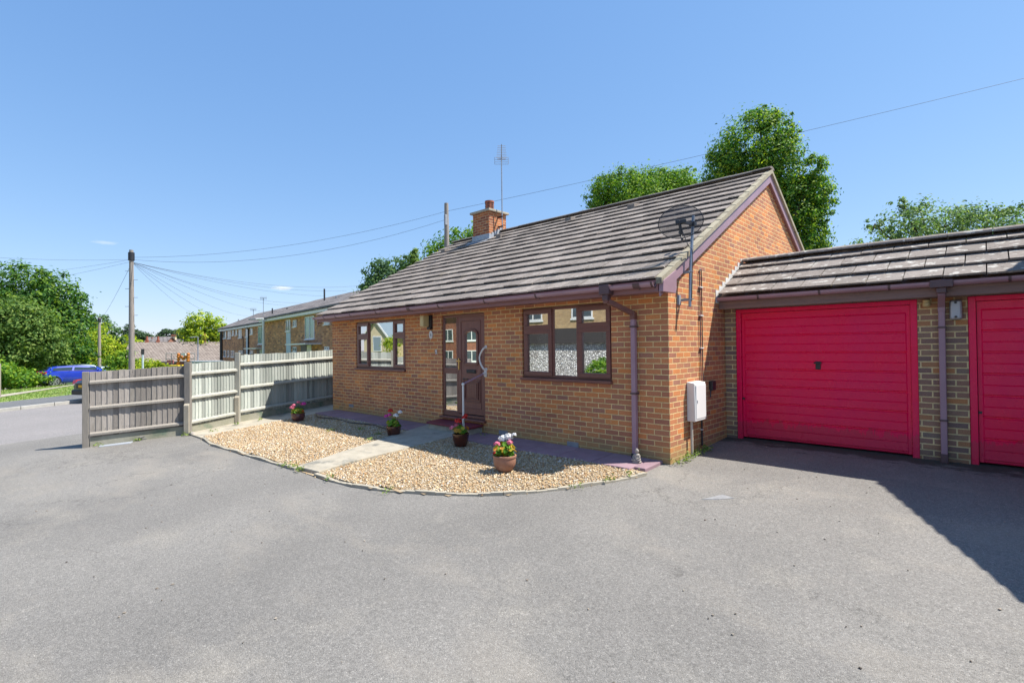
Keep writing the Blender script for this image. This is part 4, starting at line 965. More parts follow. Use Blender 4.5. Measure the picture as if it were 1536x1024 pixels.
def fence_post(p, h, w, m, label, spur=True, ang=0):
    z = gz(*p); e = empty('fence_post', (*p, z), label, 'fence post', 'posts of the close board fence')
    Mx = Matrix.Translation((p[0], p[1], z)) @ Matrix.Rotation(ang, 4, 'Z')
    mb = MB(); mb.box(-w/2, w/2, -w/2, w/2, -.1, h, M=Mx); mb.build('post', m, e, bevel=.006)
    if spur:
        mb = MB(); f = w/2+.002
        mb.hexa([Mx@Vector(q) for q in ((f,-.05,-.1),(f+.05,-.05,-.1),(f+.05,.05,-.1),(f,.05,-.1))],[Mx@Vector(q) for q in ((f,-.05,.66),(f+.05,-.05,.62),(f+.05,.05,.62),(f,.05,.66))]); mb.build('concrete_spur', M['concrete'], e, bevel=.008)
fence_post((-9.6,-4.92), 1.46, .1, M['woodrail'], 'end post of the fence beside the road', False, 1.3)
fence_post((-9.17,-3.31), 1.52, .11, M['woodrail'], 'fence post with concrete spur between grey and pale bays', True, -.6)
fence_post((-9.88,-2.11), 1.68, .1, M['woodpale_rail'], 'pale fence post with concrete spur between short and tall pale bays', True, -.6)

# ---------------------------------------------------------------- pots of geraniums
def flower_pot(x, y, prof, pm, heads, nleaf, label, seed, hleaf, spread):
    rg = random.Random(seed); z0 = gz(x, y)+.03
    e = empty('flower_pot', (x, y, z0), label, 'flower pot', 'geranium pots on the gravel')
    mb = MB(); H = max(p[1] for p in prof); Rr = prof[-1][0]
    R_top = max(p[0] for p in prof[-3:])
    full = list(prof)+[(R_top-.018, H), (R_top-.022, H-.035)]
    mb.lathe(full, (x, y, z0), 28); mb.build('pot', pm, e, smooth='auto')
    mb = MB(); mb.lathe([(R_top-.02, H-.035), (.001, H-.025)], (x, y, z0), 16); mb.build('soil', M['soil'], e)
    mb = MB(); ctrs = []
    for q in range(nleaf):                       # round frilled leaves on short stalks
        a_ = rg.uniform(0, 6.28); r_ = spread*math.sqrt(rg.random()); hh = H+hleaf*(.1+.9*rg.random())*(1-.4*r_/spread)
        c = Vector((x+r_*math.cos(a_), y+r_*math.sin(a_), z0+hh)); s_ = rg.uniform(.026, .05)
        nv = Vector((math.cos(a_)*.7+rg.gauss(0,.35), math.sin(a_)*.7+rg.gauss(0,.35), .8)).normalized(); u = nv.orthogonal().normalized(); w = nv.cross(u)
        k_ = 9; b_ = len(mb.v); mb.v.append(tuple(c-nv*.008))
        for i in range(k_):
            t = 2*math.pi*i/k_; rr = s_*(1 if i % 2 else .84); mb.v.append(tuple(c+(u*math.cos(t)+w*math.sin(t))*rr))
        for i in range(k_): mb.f.append((b_, b_+1+i, b_+1+(i+1)%k_)); mb.m.append(0)
    mb.build('foliage', M['geranium'], e)
    sm = MB()
    for (hx, hy, hz, hr_, pm_) in heads:
        c = Vector((x+hx, y+hy, z0+H+hz)); sm.tube([(x+hx*.35, y+hy*.35, z0+H-.02), c.lerp(Vector((x+hx*.4,y+hy*.4,c.z)), .4)-Vector((0,0,.05)), c], .0035, 5)
        mb = MB()
        for q in range(84):
            v = Vector((rg.gauss(0,1), rg.gauss(0,1), rg.gauss(0,1))).normalized(); v.z = abs(v.z)*.9-.15
            p = c+v*hr_*rg.uniform(.75, 1.05); s_ = hr_*.27
            u = v.orthogonal().normalized(); w = v.cross(u).normalized(); ro = rg.uniform(0, 6.28); b_ = len(mb.v)
            mb.v.append(tuple(p-v*s_*.25))
            for i in range(5):
                t = ro+2*math.pi*i/5; mb.v.append(tuple(p+(u*math.cos(t)+w*math.sin(t))*s_))
            for i in range(5): mb.f.append((b_, b_+1+i, b_+1+(i+1)%5)); mb.m.append(0)
        mb.build('flower_head', pm_, e)
    sm.build('stems', mat('flower stems', (.1,.16,.04), (.08,.12,.03), 20, .7), e)
    return e
PB = [(.085,0),(.1,.01),(.13,.06),(.148,.12),(.15,.165),(.158,.17),(.158,.19),(.15,.195)]
vr = Vector((RT.x, RT.y)).normalized(); vf = Vector((FW.x, FW.y)).normalized()
def hd(r, f, z, rad_, m): return (vr.x*r+vf.x*f, vr.y*r+vf.y*f, z, rad_, M[m])
flower_pot(-1.58,-1.55, [(.075,0),(.09,.008),(.125,.05),(.147,.1),(.152,.15),(.148,.185),(.158,.19),(.158,.212),(.15,.216)], M['claypot'], [hd(-.1,0,.14,.048,'p_pink'),hd(-.02,.06,.2,.065,'p_white'),hd(.05,.05,.22,.068,'p_white'),hd(.07,-.04,.165,.045,'p_pink'),hd(.13,.03,.26,.035,'p_white'),hd(-.13,-.03,.03,.025,'p_red')], 84, 'pale clay pot with white and pink geraniums in the sun', 21, .19, .14)
flower_pot(-3.2,-.92, [(.09,0),(.1,.01),(.12,.08),(.135,.16),(.138,.19),(.145,.195),(.145,.21)], M['glaze'], [hd(-.13,-.02,.09,.05,'p_pink'),hd(-.07,.04,.12,.045,'p_pink'),hd(-.04,0,.2,.06,'p_red'),hd(.06,.03,.25,.045,'p_red'),hd(.085,.02,.285,.04,'p_red')], 62, 'glossy brown pot with red and pink geraniums in front of the handrail', 22, .15, .13)
flower_pot(-4.97,-1.03, [(.1,0),(.112,.01),(.125,.08),(.135,.15),(.142,.155),(.142,.175)], M['glaze'], [hd(-.06,0,.28,.05,'p_red'),hd(-.14,0,.18,.04,'p_mag'),hd(-.08,.02,.2,.045,'p_mag'),hd(.04,0,.19,.055,'p_white'),hd(.11,.03,.25,.045,'p_white')], 62, 'glossy brown pot with magenta, red and white geraniums left of the path', 23, .15, .12)
flower_pot(-8.45,-1.3, [(.1,0),(.118,.01),(.145,.07),(.15,.12),(.145,.15),(.155,.155),(.155,.175)], M['plumpot'], [hd(-.13,0,.12,.06,'p_pink'),hd(-.1,.02,.17,.05,'p_pink'),hd(.0,.03,.24,.045,'p_pink'),hd(.12,.02,.2,.06,'p_mag'),hd(.12,-.03,.05,.035,'p_red')], 66, 'plum glazed pot with pink and magenta geraniums near the fence', 24, .15, .13)
# small seated stone figure by the downpipe
gs = empty('garden_statue', (-.33,-.3,.03), 'small carved stone seated figure beside the house downpipe', 'statue')
mb = MB(); zs = .045-.01
mb.lathe([(.085,0),(.09,.01),(.088,.03),(.07,.035)], (-.33,-.3,zs), 18); mb.build('plinth', M['stone'], gs, bevel=.003)
mb = MB(); sr = random.Random(3)
mb.lathe([(.06,.0),(.078,.02),(.08,.04),(.062,.07),(.056,.1),(.06,.125),(.048,.145),(.022,.155),(.02,.165),(.036,.178),(.042,.2),(.038,.225),(.022,.24),(.012,.255),(.002,.26)], (-.33,-.3,zs+.033), 18, sx=1, sy=.85)
for sx_ in (-1,1):
    mb.tube([(-.33+sx_*.055,-.3,zs+.155),(-.33+sx_*.07,-.32,zs+.11),(-.33+sx_*.025,-.365,zs+.085)], [.02,.019,.014], 8)
    mb.tube([(-.33+sx_*.04,-.3,zs+.06),(-.33+sx_*.075,-.345,zs+.055),(-.33,-.37,zs+.05)], [.026,.024,.018], 8)
    mb.ball((-.33+sx_*.04,-.3,zs+.233), .008,.012,.018, n=6, m=4)
mb.ball((-.33,-.338,zs+.232), .007, n=6, m=4)
mb.build('figure', M['stone'], gs, smooth='auto')
gs.scale = (.68, .68, .66)
# hose along the paving, rocks, drain cover
hz_ = lambda p: (p[0], p[1], gz(*p)+.06)
mb = MB(); mb.tube(smooth_pts([hz_(p) for p in ((-8.75,-.72),(-8.3,-.9),(-7.6,-.78),(-6.9,-.86),(-6.2,-.74),(-5.6,-.82),(-5.2,-.75))], 6), .012, 8)
tag(mb.build('garden_hose', M['hose'], smooth='auto'), 'black hose lying along the shaded paving edge', 'hose')
mb = MB(); rr = random.Random(8); mb.ball((-9.45,-4.0,gz(-9.45,-4.0)+.06), .1,.2,.085, n=12, m=8, jit=.14, rng=rr)
tag(mb.build('rock', M['rock']), 'mossy grey rock at the foot of the grey fence bay', 'rock')
mb = MB(); q = [(-9.5,-4.72),(-9.36,-4.76),(-9.2,-4.3),(-9.36,-4.22)]; mb.prism([(a_,b_,gz(a_,b_)-.02) for a_,b_ in q], (0,0,.035)); tag(mb.build('slate_slab', M['lead'], bevel=.005), 'thin grey slab lying at the foot of the grey fence bay', 'slab')
for (rx, ry_, s_) in ((-9.0,-3.28,.06),):
    mb = MB(); mb.ball((rx,ry_,gz(rx,ry_)+.03), s_*1.2,s_,s_*.7, n=10, m=6, jit=.15, rng=rr)
    tag(mb.build('rock', M['stone']), 'small pale stone at the foot of the concrete spur', 'rock')
mb = MB(); dz = lambda p, h: (p[0], p[1], gz(*p)+h)
dpq = [(.86,-1.05),(.98,-.78),(1.12,-.82),(1.0,-.95)]
mb.prism([dz(p, -.01) for p in dpq], (0,0,.016)); tag(mb.build('drain_cover', mat('worn metal cover', (.32,.32,.32), (.2,.2,.2), 26, .5, .4, 60), bevel=.003), 'small worn pale metal cover set in the tarmac', 'drain cover')
# scattered debris on the drive: leaves and chips
mb = MB(); dr = random.Random(12)
for q in range(260):
    x_, y_ = dr.uniform(-8, 4.5), dr.uniform(-6, 1.8)
    if -9 < x_ < .1 and y_ > -3.3: continue
    s_ = dr.uniform(.004,.011); mb.ball((x_,y_,gz(x_,y_)+.006), s_, s_*dr.uniform(.6,1.3), .004, n=5, m=3, jit=.3, rng=dr)
tag(mb.build('debris', mat('dry debris', (.14,.1,.07), (.3,.27,.22), 4, .9, isl=.6)), 'tiny stones and dry leaf bits strewn on the tarmac', 'debris', kind='stuff')

# ---------------------------------------------------------------- plants
def leaves(rg, C_, nrm, size, aspect=.55, fold=.25):
    """C_ (n,3) centres, nrm (n,3) facing; one folded two-triangle leaf each"""
    n = len(C_); a = rg.normal(size=(n,3)); a -= nrm*(a*nrm).sum(1,keepdims=True); a /= np.linalg.norm(a,axis=1,keepdims=True)+1e-9
    b = np.cross(nrm, a); s = size*rg.uniform(.65, 1.3, (n,1))
    tip, root = C_+a*s*.5, C_-a*s*.5
    l, r = C_+b*s*aspect*.5+nrm*s*fold*.4, C_-b*s*aspect*.5+nrm*s*fold*.4
    V = np.stack([root, l, tip, r], 1).reshape(-1,3); i = 4*np.arange(n)[:,None]
    F_ = np.concatenate([i+np.array([0,2,1]), i+np.array([0,3,2])], 1).reshape(-1,3)
    return V, F_
def crown_pts(rg, lobes, n, clump, tight=.5, shell=.55):
    w = np.array([(l[3]*l[4]*l[5])**.62 for l in lobes]); w /= w.sum()
    nc = max(8, n//clump); li = rg.choice(len(lobes), nc, p=w); L = np.array(lobes)[li]
    d = rg.normal(size=(nc,3)); d /= np.linalg.norm(d,axis=1,keepdims=True)
    r = shell+(1.05-shell)*rg.random((nc,1))**.7
    far = rg.random((nc,1)) < .14; r = np.where(far, r+rg.uniform(.05, .18, (nc,1)), r)
    cc = L[:,:3]+d*r*L[:,3:]
    cs = tight*np.mean(L[:,3:],1,keepdims=True)*np.where(far, rg.uniform(.12,.25,(nc,1)), rg.uniform(.25,.55,(nc,1)))
    k = rg.integers(0, nc, n)
    off = rg.normal(size=(n,3))*cs[k]*np.array([1,1,.75])
    P = cc[k]+off
    out = d[k]*.8+off/(cs[k]+1e-6)*.35+rg.normal(size=(n,3))*.55+np.array([0,0,.45])
    return P, out/np.linalg.norm(out,axis=1,keepdims=True), cc
def tree(name, label, lobes, n, leaf, m, base=None, tr=.16, seed=1, clump=60, group=None, cat='tree', tight=.5, shell=.55, twigs=24, aspect=.55):
    rg = np.random.default_rng(seed); lob = [tuple(float(q) for q in l) for l in lobes]
    if base is None:
        bx = np.mean([l[0] for l in lob]); by = np.mean([l[1] for l in lob]); base = (bx, by, gz(bx, by)-.1)
    e = empty(name, base, label, cat, group)
    P, nn, cc = crown_pts(rg, lob, n, clump, tight, shell); V, F_ = leaves(rg, P, nn, leaf, aspect)
    keep = P[:,2] > base[2]+.05
    np_mesh('crown' if cat == 'tree' else 'foliage', V, F_.reshape(-1,2,3)[keep].reshape(-1,3), m, e)
    mb = MB(); b = Vector(base); top = Vector(np.mean([l[:3] for l in lob], 0)); lowz = min(l[2]-l[5]*.6 for l in lob)
    fork = b.lerp(top, .5); fork.z = max(b.z+.3, min(lowz, top.z))
    mb.tube([b, b.lerp(fork, .5)+Vector((.05*tr,.2*tr,0)), fork], [tr*1.25, tr, tr*.85], 8)
    for l in lob:
        c = Vector(l[:3]); mid = fork.lerp(c, .5)+Vector(rg.normal(size=3)*tr*.6)
        mb.tube([fork, mid, c], [tr*.6, tr*.4, tr*.12], 6)
    for q in rg.choice(len(cc), min(twigs, len(cc)), replace=False):
        t = Vector(cc[q]); c = min((Vector(l[:3]) for l in lob), key=lambda v: (v-t).length)
        mb.tube([c, c.lerp(t, .5)+Vector(rg.normal(size=3)*.08), c.lerp(t, .85)], [tr*.16, tr*.09, tr*.02], 5)
    mb.build('trunk' if cat == 'tree' else 'stems', M['bark'], e, smooth='auto')
    return e
def lob(px, py, rx, ry, D, dd=0, rd=None):
    c = at(px, py, D+dd); k = (D+dd)/F
    return (c.x, c.y, c.z, (rd or rx)*k, (rd or rx)*k, ry*k)
# big tree behind the gable
D = 19
tree('tree', 'tall bright green tree rising behind the gable end', [lob(1128,225,48,50,D), lob(1098,262,38,42,D,.5), lob(1165,195,24,28,D,-.3), lob(1150,285,50,55,D,.4), lob(1190,318,38,38,D,-.3), lob(1222,258,17,28,D,-.6), lob(1210,290,30,32,D), lob(1195,375,32,40,D), lob(1120,360,60,60,D,1), lob(1182,205,14,26,D,-.2), lob(1232,330,14,26,D,-.4), lob(1140,182,26,16,D), lob(1085,245,26,30,D), lob(1228,300,22,26,D,-.2), lob(1205,350,34,40,D,-.2), lob(1168,250,36,44,D,-.2), lob(1192,292,26,30,D,-.3)], 66000, .108, M['leaf_dark'], seed=31, tr=.2, clump=40, tight=.42, base=(*at(1150,600,D).xy, 0.))
D = 27
tree('tree', 'rounded lime topped tree above the roof ridge', [lob(935,285,46,26,D), lob(985,280,45,24,D,.4), lob(1020,276,32,20,D,-.4), lob(905,300,24,20,D), lob(965,320,70,40,D)], 34000, .135, M['leaf_mid'], seed=32, tr=.25, clump=45, tight=.4, base=(*at(965,560,D).xy, 0.))
D = 30
tree('tree', 'green tree partly hidden behind the brick chimney', [lob(697,362,32,24,D), lob(728,366,28,28,D,.5), lob(668,378,30,20,D), lob(752,376,20,22,D), lob(700,400,60,30,D)], 9000, .2, M['leaf_mid'], seed=33, tr=.2, clump=45, base=(*at(700,560,D).xy, 0.))
D = 26
tree('tree', 'dark spreading tree behind the left end of the roof', [lob(570,412,26,20,D), lob(597,404,24,20,D,.4), lob(560,428,20,16,D), lob(600,440,50,28,D), lob(618,392,15,10,D), lob(645,420,30,20,D)], 10000, .17, M['leaf_blue'], seed=34, tr=.2, clump=40, base=(*at(600,560,D).xy, 0.))
tree('tree', 'small conifer tip standing just behind the roof slope', [lob(621,402,14,14,25), lob(621,388,8,12,25), lob(622,377,4,8,25)], 2200, .12, M['leaf_sage'], seed=35, tr=.08, clump=30, base=(*at(621,560,25).xy, 0.))
D = 13
tree('tree', 'airy sage green tree above the garage roof', [lob(1372,338,48,32,D), lob(1335,362,46,24,D,.3), lob(1420,338,46,28,D), lob(1475,342,48,28,D), lob(1525,345,44,30,D), lob(1298,374,26,10,D), lob(1312,336,16,10,D), lob(1378,310,22,9,D), lob(1350,306,12,7,D), lob(1500,318,20,9,D), lob(1455,322,24,12,D), lob(1540,312,20,10,D), lob(1420,400,140,26,D,.5)], 17000, .08, M['leaf_grey'], seed=36, tr=.07, clump=20, tight=.5, shell=.35, twigs=120, base=(*at(1400,600,D).xy, .1))
# left: a thicket of trees by the road
D = 40
tree('tree', 'large dark green tree filling the left edge', [lob(30,440,50,42,D), lob(75,455,42,42,D), lob(-20,470,60,60,D), lob(95,500,36,40,D), lob(60,520,55,45,D), lob(112,535,24,28,D,-1), lob(10,550,60,30,D)], 38000, .27, M['leaf_left'], seed=41, tr=.35, clump=40, tight=.42)
D = 35
tree('tree', 'pale olive tree in front of the dark left tree', [lob(28,480,38,32,D), lob(55,505,34,34,D), lob(10,515,40,40,D), lob(-25,500,40,50,D), lob(72,530,24,26,D,.5), lob(30,540,40,24,D)], 26000, .21, M['leaf_olive'], seed=42, tr=.2, clump=40, tight=.42)
tree('shrub', 'leafy shrub at the foot of the left trees', [lob(12,565,22,16,31), lob(40,568,22,12,31), lob(65,570,14,9,31.5), lob(-20,560,30,22,31)], 6000, .17, M['leaf_mid'], seed=43, tr=.06, clump=30, cat='shrub')
tree('tree', 'bright green tree behind the far telegraph pole', [lob(130,520,20,24,62), lob(148,515,18,30,62), lob(160,530,20,24,62), lob(138,545,28,20,62), lob(172,525,12,16,62)], 8000, .28, M['leaf_lime'], seed=44, tr=.2, clump=36)
tree('tree', 'hazy tall tree behind the bright green one', [lob(147,485,14,14,75), lob(160,498,16,14,75), lob(172,510,10,10,75), lob(150,515,20,20,75)], 3500, .42, M['leaf_blue'], seed=45, tr=.25, clump=30)
tree('tree', 'yellow green tree left of the brick flats', [lob(300,485,18,16,82), lob(322,492,14,18,82), lob(285,502,14,12,82), lob(308,508,26,14,82), lob(330,508,10,14,82)], 7000, .42, M['leaf_lime'], seed=46, tr=.3, clump=36)
tree('tree', 'lime tree behind the near telegraph pole', [lob(188,512,14,10,95), lob(178,518,12,10,95), lob(203,516,10,8,95)], 2500, .5, M['leaf_lime'], seed=47, tr=.3, clump=30)
tree('tree', 'slim tree seen right behind the near telegraph pole', [lob(196,494,7,8,120), lob(192,503,9,9,120), lob(204,500,6,6,120)], 1500, .5, M['leaf_far'], seed=48, tr=.3, clump=24)
tree('tree', 'low dark tree right of the near telegraph pole', [lob(212,505,12,7,130), lob(222,508,10,6,130)], 1800, .6, M['leaf_far'], seed=49, tr=.3, clump=24)
tree('tree', 'broad dark tree on the skyline over the far roofs', [lob(250,503,11,8,140), lob(268,504,14,8,140), lob(286,507,12,7,140)], 3000, .7, M['leaf_far'], seed=50, tr=.4, clump=24)
tree('hedge', 'clipped yellow green hedge behind the grey fence bay', [lob(208,548,14,12,33), lob(225,549,14,11,33), lob(240,551,10,9,33), lob(215,560,34,14,33)], 7000, .12, M['leaf_lime'], seed=51, tr=.05, clump=26, cat='hedge', tight=.35)
tree('shrub', 'bushy green shrub left of the near telegraph pole', [lob(178,545,14,16,33), lob(190,540,10,14,33), lob(168,552,12,12,33), lob(182,560,20,14,33)], 5000, .14, M['leaf_mid'], seed=52, tr=.05, clump=26, cat='shrub')
# weeds at the foot of walls and in the gravel
rg = np.random.default_rng(9); Cw, Nw = [], []
spots = [(.05+.04*q%.1, .02+.09*q, 16) for q in range(9)]+[(.09,.95,60),(-8.95,-2.9,20),(-9.0,-3.4,25),(-9.35,-4.15,30),(-9.45,-4.75,14),(-3.3,-3.14,16),(-4.55,-3.2,30),(-4.4,-3.15,30),(-4.1,-3.17,40),(-2.2,-2.95,20),(-.4,-1.5,14),(-.25,-1.1,16),(-.16,-.8,14),(-6.1,-1.05,40),(-6.5,-1.5,30),(-5.35,-1.15,30),(-5.0,-1.5,25),(-7.6,-1.1,14),(-9.6,-1.7,16),(-9.45,-2.3,18),(-3.45,-.12,16),(-.42,-.62,8)]
for (wx, wy, nn_) in spots:
    p = np.stack([rg.normal(wx,.035,nn_), rg.normal(wy,.05,nn_), gz(wx,wy)+.02+np.abs(rg.normal(0,.03,nn_))], 1)
    Cw.append(p); q = rg.normal(size=(nn_,3))*.7+np.array([.2,-.2,.8]); Nw.append(q/np.linalg.norm(q,axis=1,keepdims=True))
V, F_ = leaves(rg, np.concatenate(Cw), np.concatenate(Nw), .045, .4)
tag(np_mesh('weeds', V, F_, M['weed']), 'small weeds sprouting along wall foot and gravel edges', 'weeds', kind='stuff')

# ---------------------------------------------------------------- poles, lamps, wires
def pole(label, p, h, r0, r1, group, box=True, steps=True, name='telegraph_pole'):
    e = empty(name, p, label, 'telegraph pole', group)
    x_, y_, z_ = p; mb = MB(); mb.tube([(x_,y_,z_-.3),(x_,y_,z_+h*.5),(x_,y_,z_+h)], [r0,(r0+r1)/2,r1], 12); mb.build('shaft', M['pole'], e, smooth='auto')
    if box:
        mb = MB(); mb.tube([(x_,y_,z_+h-.5),(x_,y_,z_+h-.12)], r1+.045, 10); mb.build('cable_head', M['black'], e, smooth='auto')
    if steps:
        mb = MB()
        for i in range(10):
            s_ = 1 if i % 2 else -1; zz = z_+h-1-.42*i*1.0; mb.tube([(x_,y_,zz),(x_+s_*RT.x*.3,y_+s_*RT.y*.3,zz)], .011, 5)
        mb.build('step_irons', M['steel'], e)
    return Vector((x_, y_, z_+h-.45))
t1 = at(197,375,24); zb = gz(t1.x,t1.y); W1 = pole('grey telegraph pole rising behind the grey fence bay', (t1.x,t1.y,zb), t1.z-zb, .135, .085, 'telegraph poles')
t2 = at(149,476,55); zb = gz(t2.x,t2.y); W2 = pole('thin far telegraph pole in front of the bright green tree', (t2.x,t2.y,zb), t2.z-zb, .16, .12, 'telegraph poles', steps=False)
t3 = at(669.5,305,22); zb = 0; W3 = pole('telegraph pole rising behind the roof beside the chimney', (t3.x,t3.y,zb), t3.z-zb, .17, .09, 'telegraph poles', box=False, steps=False)
mb = MB(); mb.box(t3.x+.06,t3.x+.16,t3.y-.2,t3.y-.06,t3.z-1.0,t3.z-.55)
mb.build('junction_box', M['grey'], bpy.data.objects['telegraph_pole.002'], bevel=.02)
W3.z = t3.z-.35
def wire(a, b, sag, label, r=.011):
    r *= .5
    a, b = Vector(a), Vector(b); n_ = 20; P = []
    for i in range(n_+1):
        t = i/n_; p = a.lerp(b, t); p.z -= sag*4*t*(1-t); P.append(p)
    mb = MB(); mb.tube(P, r, 5); tag(mb.build('overhead_wire', M['wire'], smooth=True), label, 'wire', 'overhead wires')
wire(W3, at(1640,92,16), .12, 'wire running up right from the pole behind the chimney', .012)
wire(W1+Vector((0,0,.1)), W3, .5, 'upper of two wires from near pole to pole by the chimney')
wire(W1, W3-Vector((0,0,.35)), .75, 'lower of two wires from near pole to pole by the chimney')
wire(W1, at(-80,381,22), .12, 'level wire from near pole out of the left edge', .009)
wire(W1, at(-60,415,40), .25, 'upper falling wire from near pole over the left trees', .01)
wire(W1-Vector((0,0,.1)), at(-60,432,42), .3, 'lower falling wire from near pole over the left trees', .01)
wire(W1-Vector((0,0,.2)), W2, .25, 'steep wire dropping from near pole to far pole', .014)
wire(W2, at(330,506,62), .5, 'far wire sagging from far pole toward the flats', .014)
names_ = ['first','second','third','fourth','fifth','sixth','seventh','eighth','ninth']
for i, (px, py, D_) in enumerate(((294,472,64),(345,482,60),(372,474,56),(398,468,50),(430,458,46),(452,454,44),(487,444,42),(520,436,40),(545,428,38))):
    wire(W1-Vector((0,0,.12)), at(px,py,D_), .35+.1*(i%3), '%s wire, from the left, of the fan from near pole to the flats' % names_[i], .012)
def street_lamp(label, px, py0, D, armpx, r, m, head):
    t = at(px, py0, D); z0 = gz(t.x, t.y); e = empty('street_lamp', (t.x,t.y,z0), label, 'street lamp')
    mb = MB(); mb.tube([(t.x,t.y,z0-.2),(t.x,t.y,z0+1.2),(t.x,t.y,z0+1.25),(t.x,t.y,t.z)], [r*1.25,r*1.25,r*.85,r*.7], 10); mb.build('column', m, e, smooth='auto')
    h = at(px+armpx, py0+.5, D); mb = MB(); mb.tube([t, h], r*.5, 8); mb.build('arm', m, e)
    mb = MB(); d_ = (h-t).normalized(); mb.bar(h-d_*.1, h+d_*head, .2, .12); mb.build('lantern', M['grey'], e, bevel=.03)
street_lamp('white street lamp standing in front of the brick flats', 395, 478, 44, -12, .15, M['white'], .55)
street_lamp('slim grey street lamp in front of the distant tiled roof', 297, 505, 60, -5, .09, M['steel'], .5)
t = at(214,523,28); z0 = gz(t.x,t.y); sp = empty('sign_post', (t.x,t.y,z0), 'pale blue post with a dark cap behind the grey fence bay', 'post')
mb = MB(); mb.tube([(t.x,t.y,z0-.1),(t.x,t.y,t.z-.1)], .05, 10); mb.build('shaft', M['bluepanel'], sp, smooth='auto')
mb = MB(); mb.box(t.x-.06,t.x+.06,t.y-.07,t.y+.07,t.z-.32,t.z); mb.build('cap', M['black'], sp, bevel=.02)
t = at(-1.5,545,24); z0 = gz(t.x,t.y); mb = MB(); mb.tube([(t.x,t.y,z0-.2),(t.x,t.y,t.z)], .07, 10)
tag(mb.build('wooden_post', M['pole'], smooth='auto'), 'grey wooden post at the left edge on the grass', 'post')
pf = at(61,585,33); z0 = gz(pf.x,pf.y); rf = empty('rail_fence', (pf.x,pf.y,z0), 'short low wooden rail fence behind the blue hatchback', 'fence')
for i, px in enumerate((55,60,65,70)):
    q = at(px,577,33+.2*i); zq = gz(q.x,q.y); mb = MB(); mb.box(q.x-.06,q.x+.06,q.y-.06,q.y+.06,zq-.1,zq+.62+.09*i); mb.build('post', M['woodrail'], rf, bevel=.01)
q0, q1 = at(53,577,33), at(71,577,33.8); z0_, z1_ = gz(q0.x,q0.y)+.6, gz(q1.x,q1.y)+.9
mb = MB(); mb.bar((q0.x+.08,q0.y,z0_),(q1.x+.08,q1.y,z1_),.05,.12); mb.build('rail', M['woodrail'], rf)

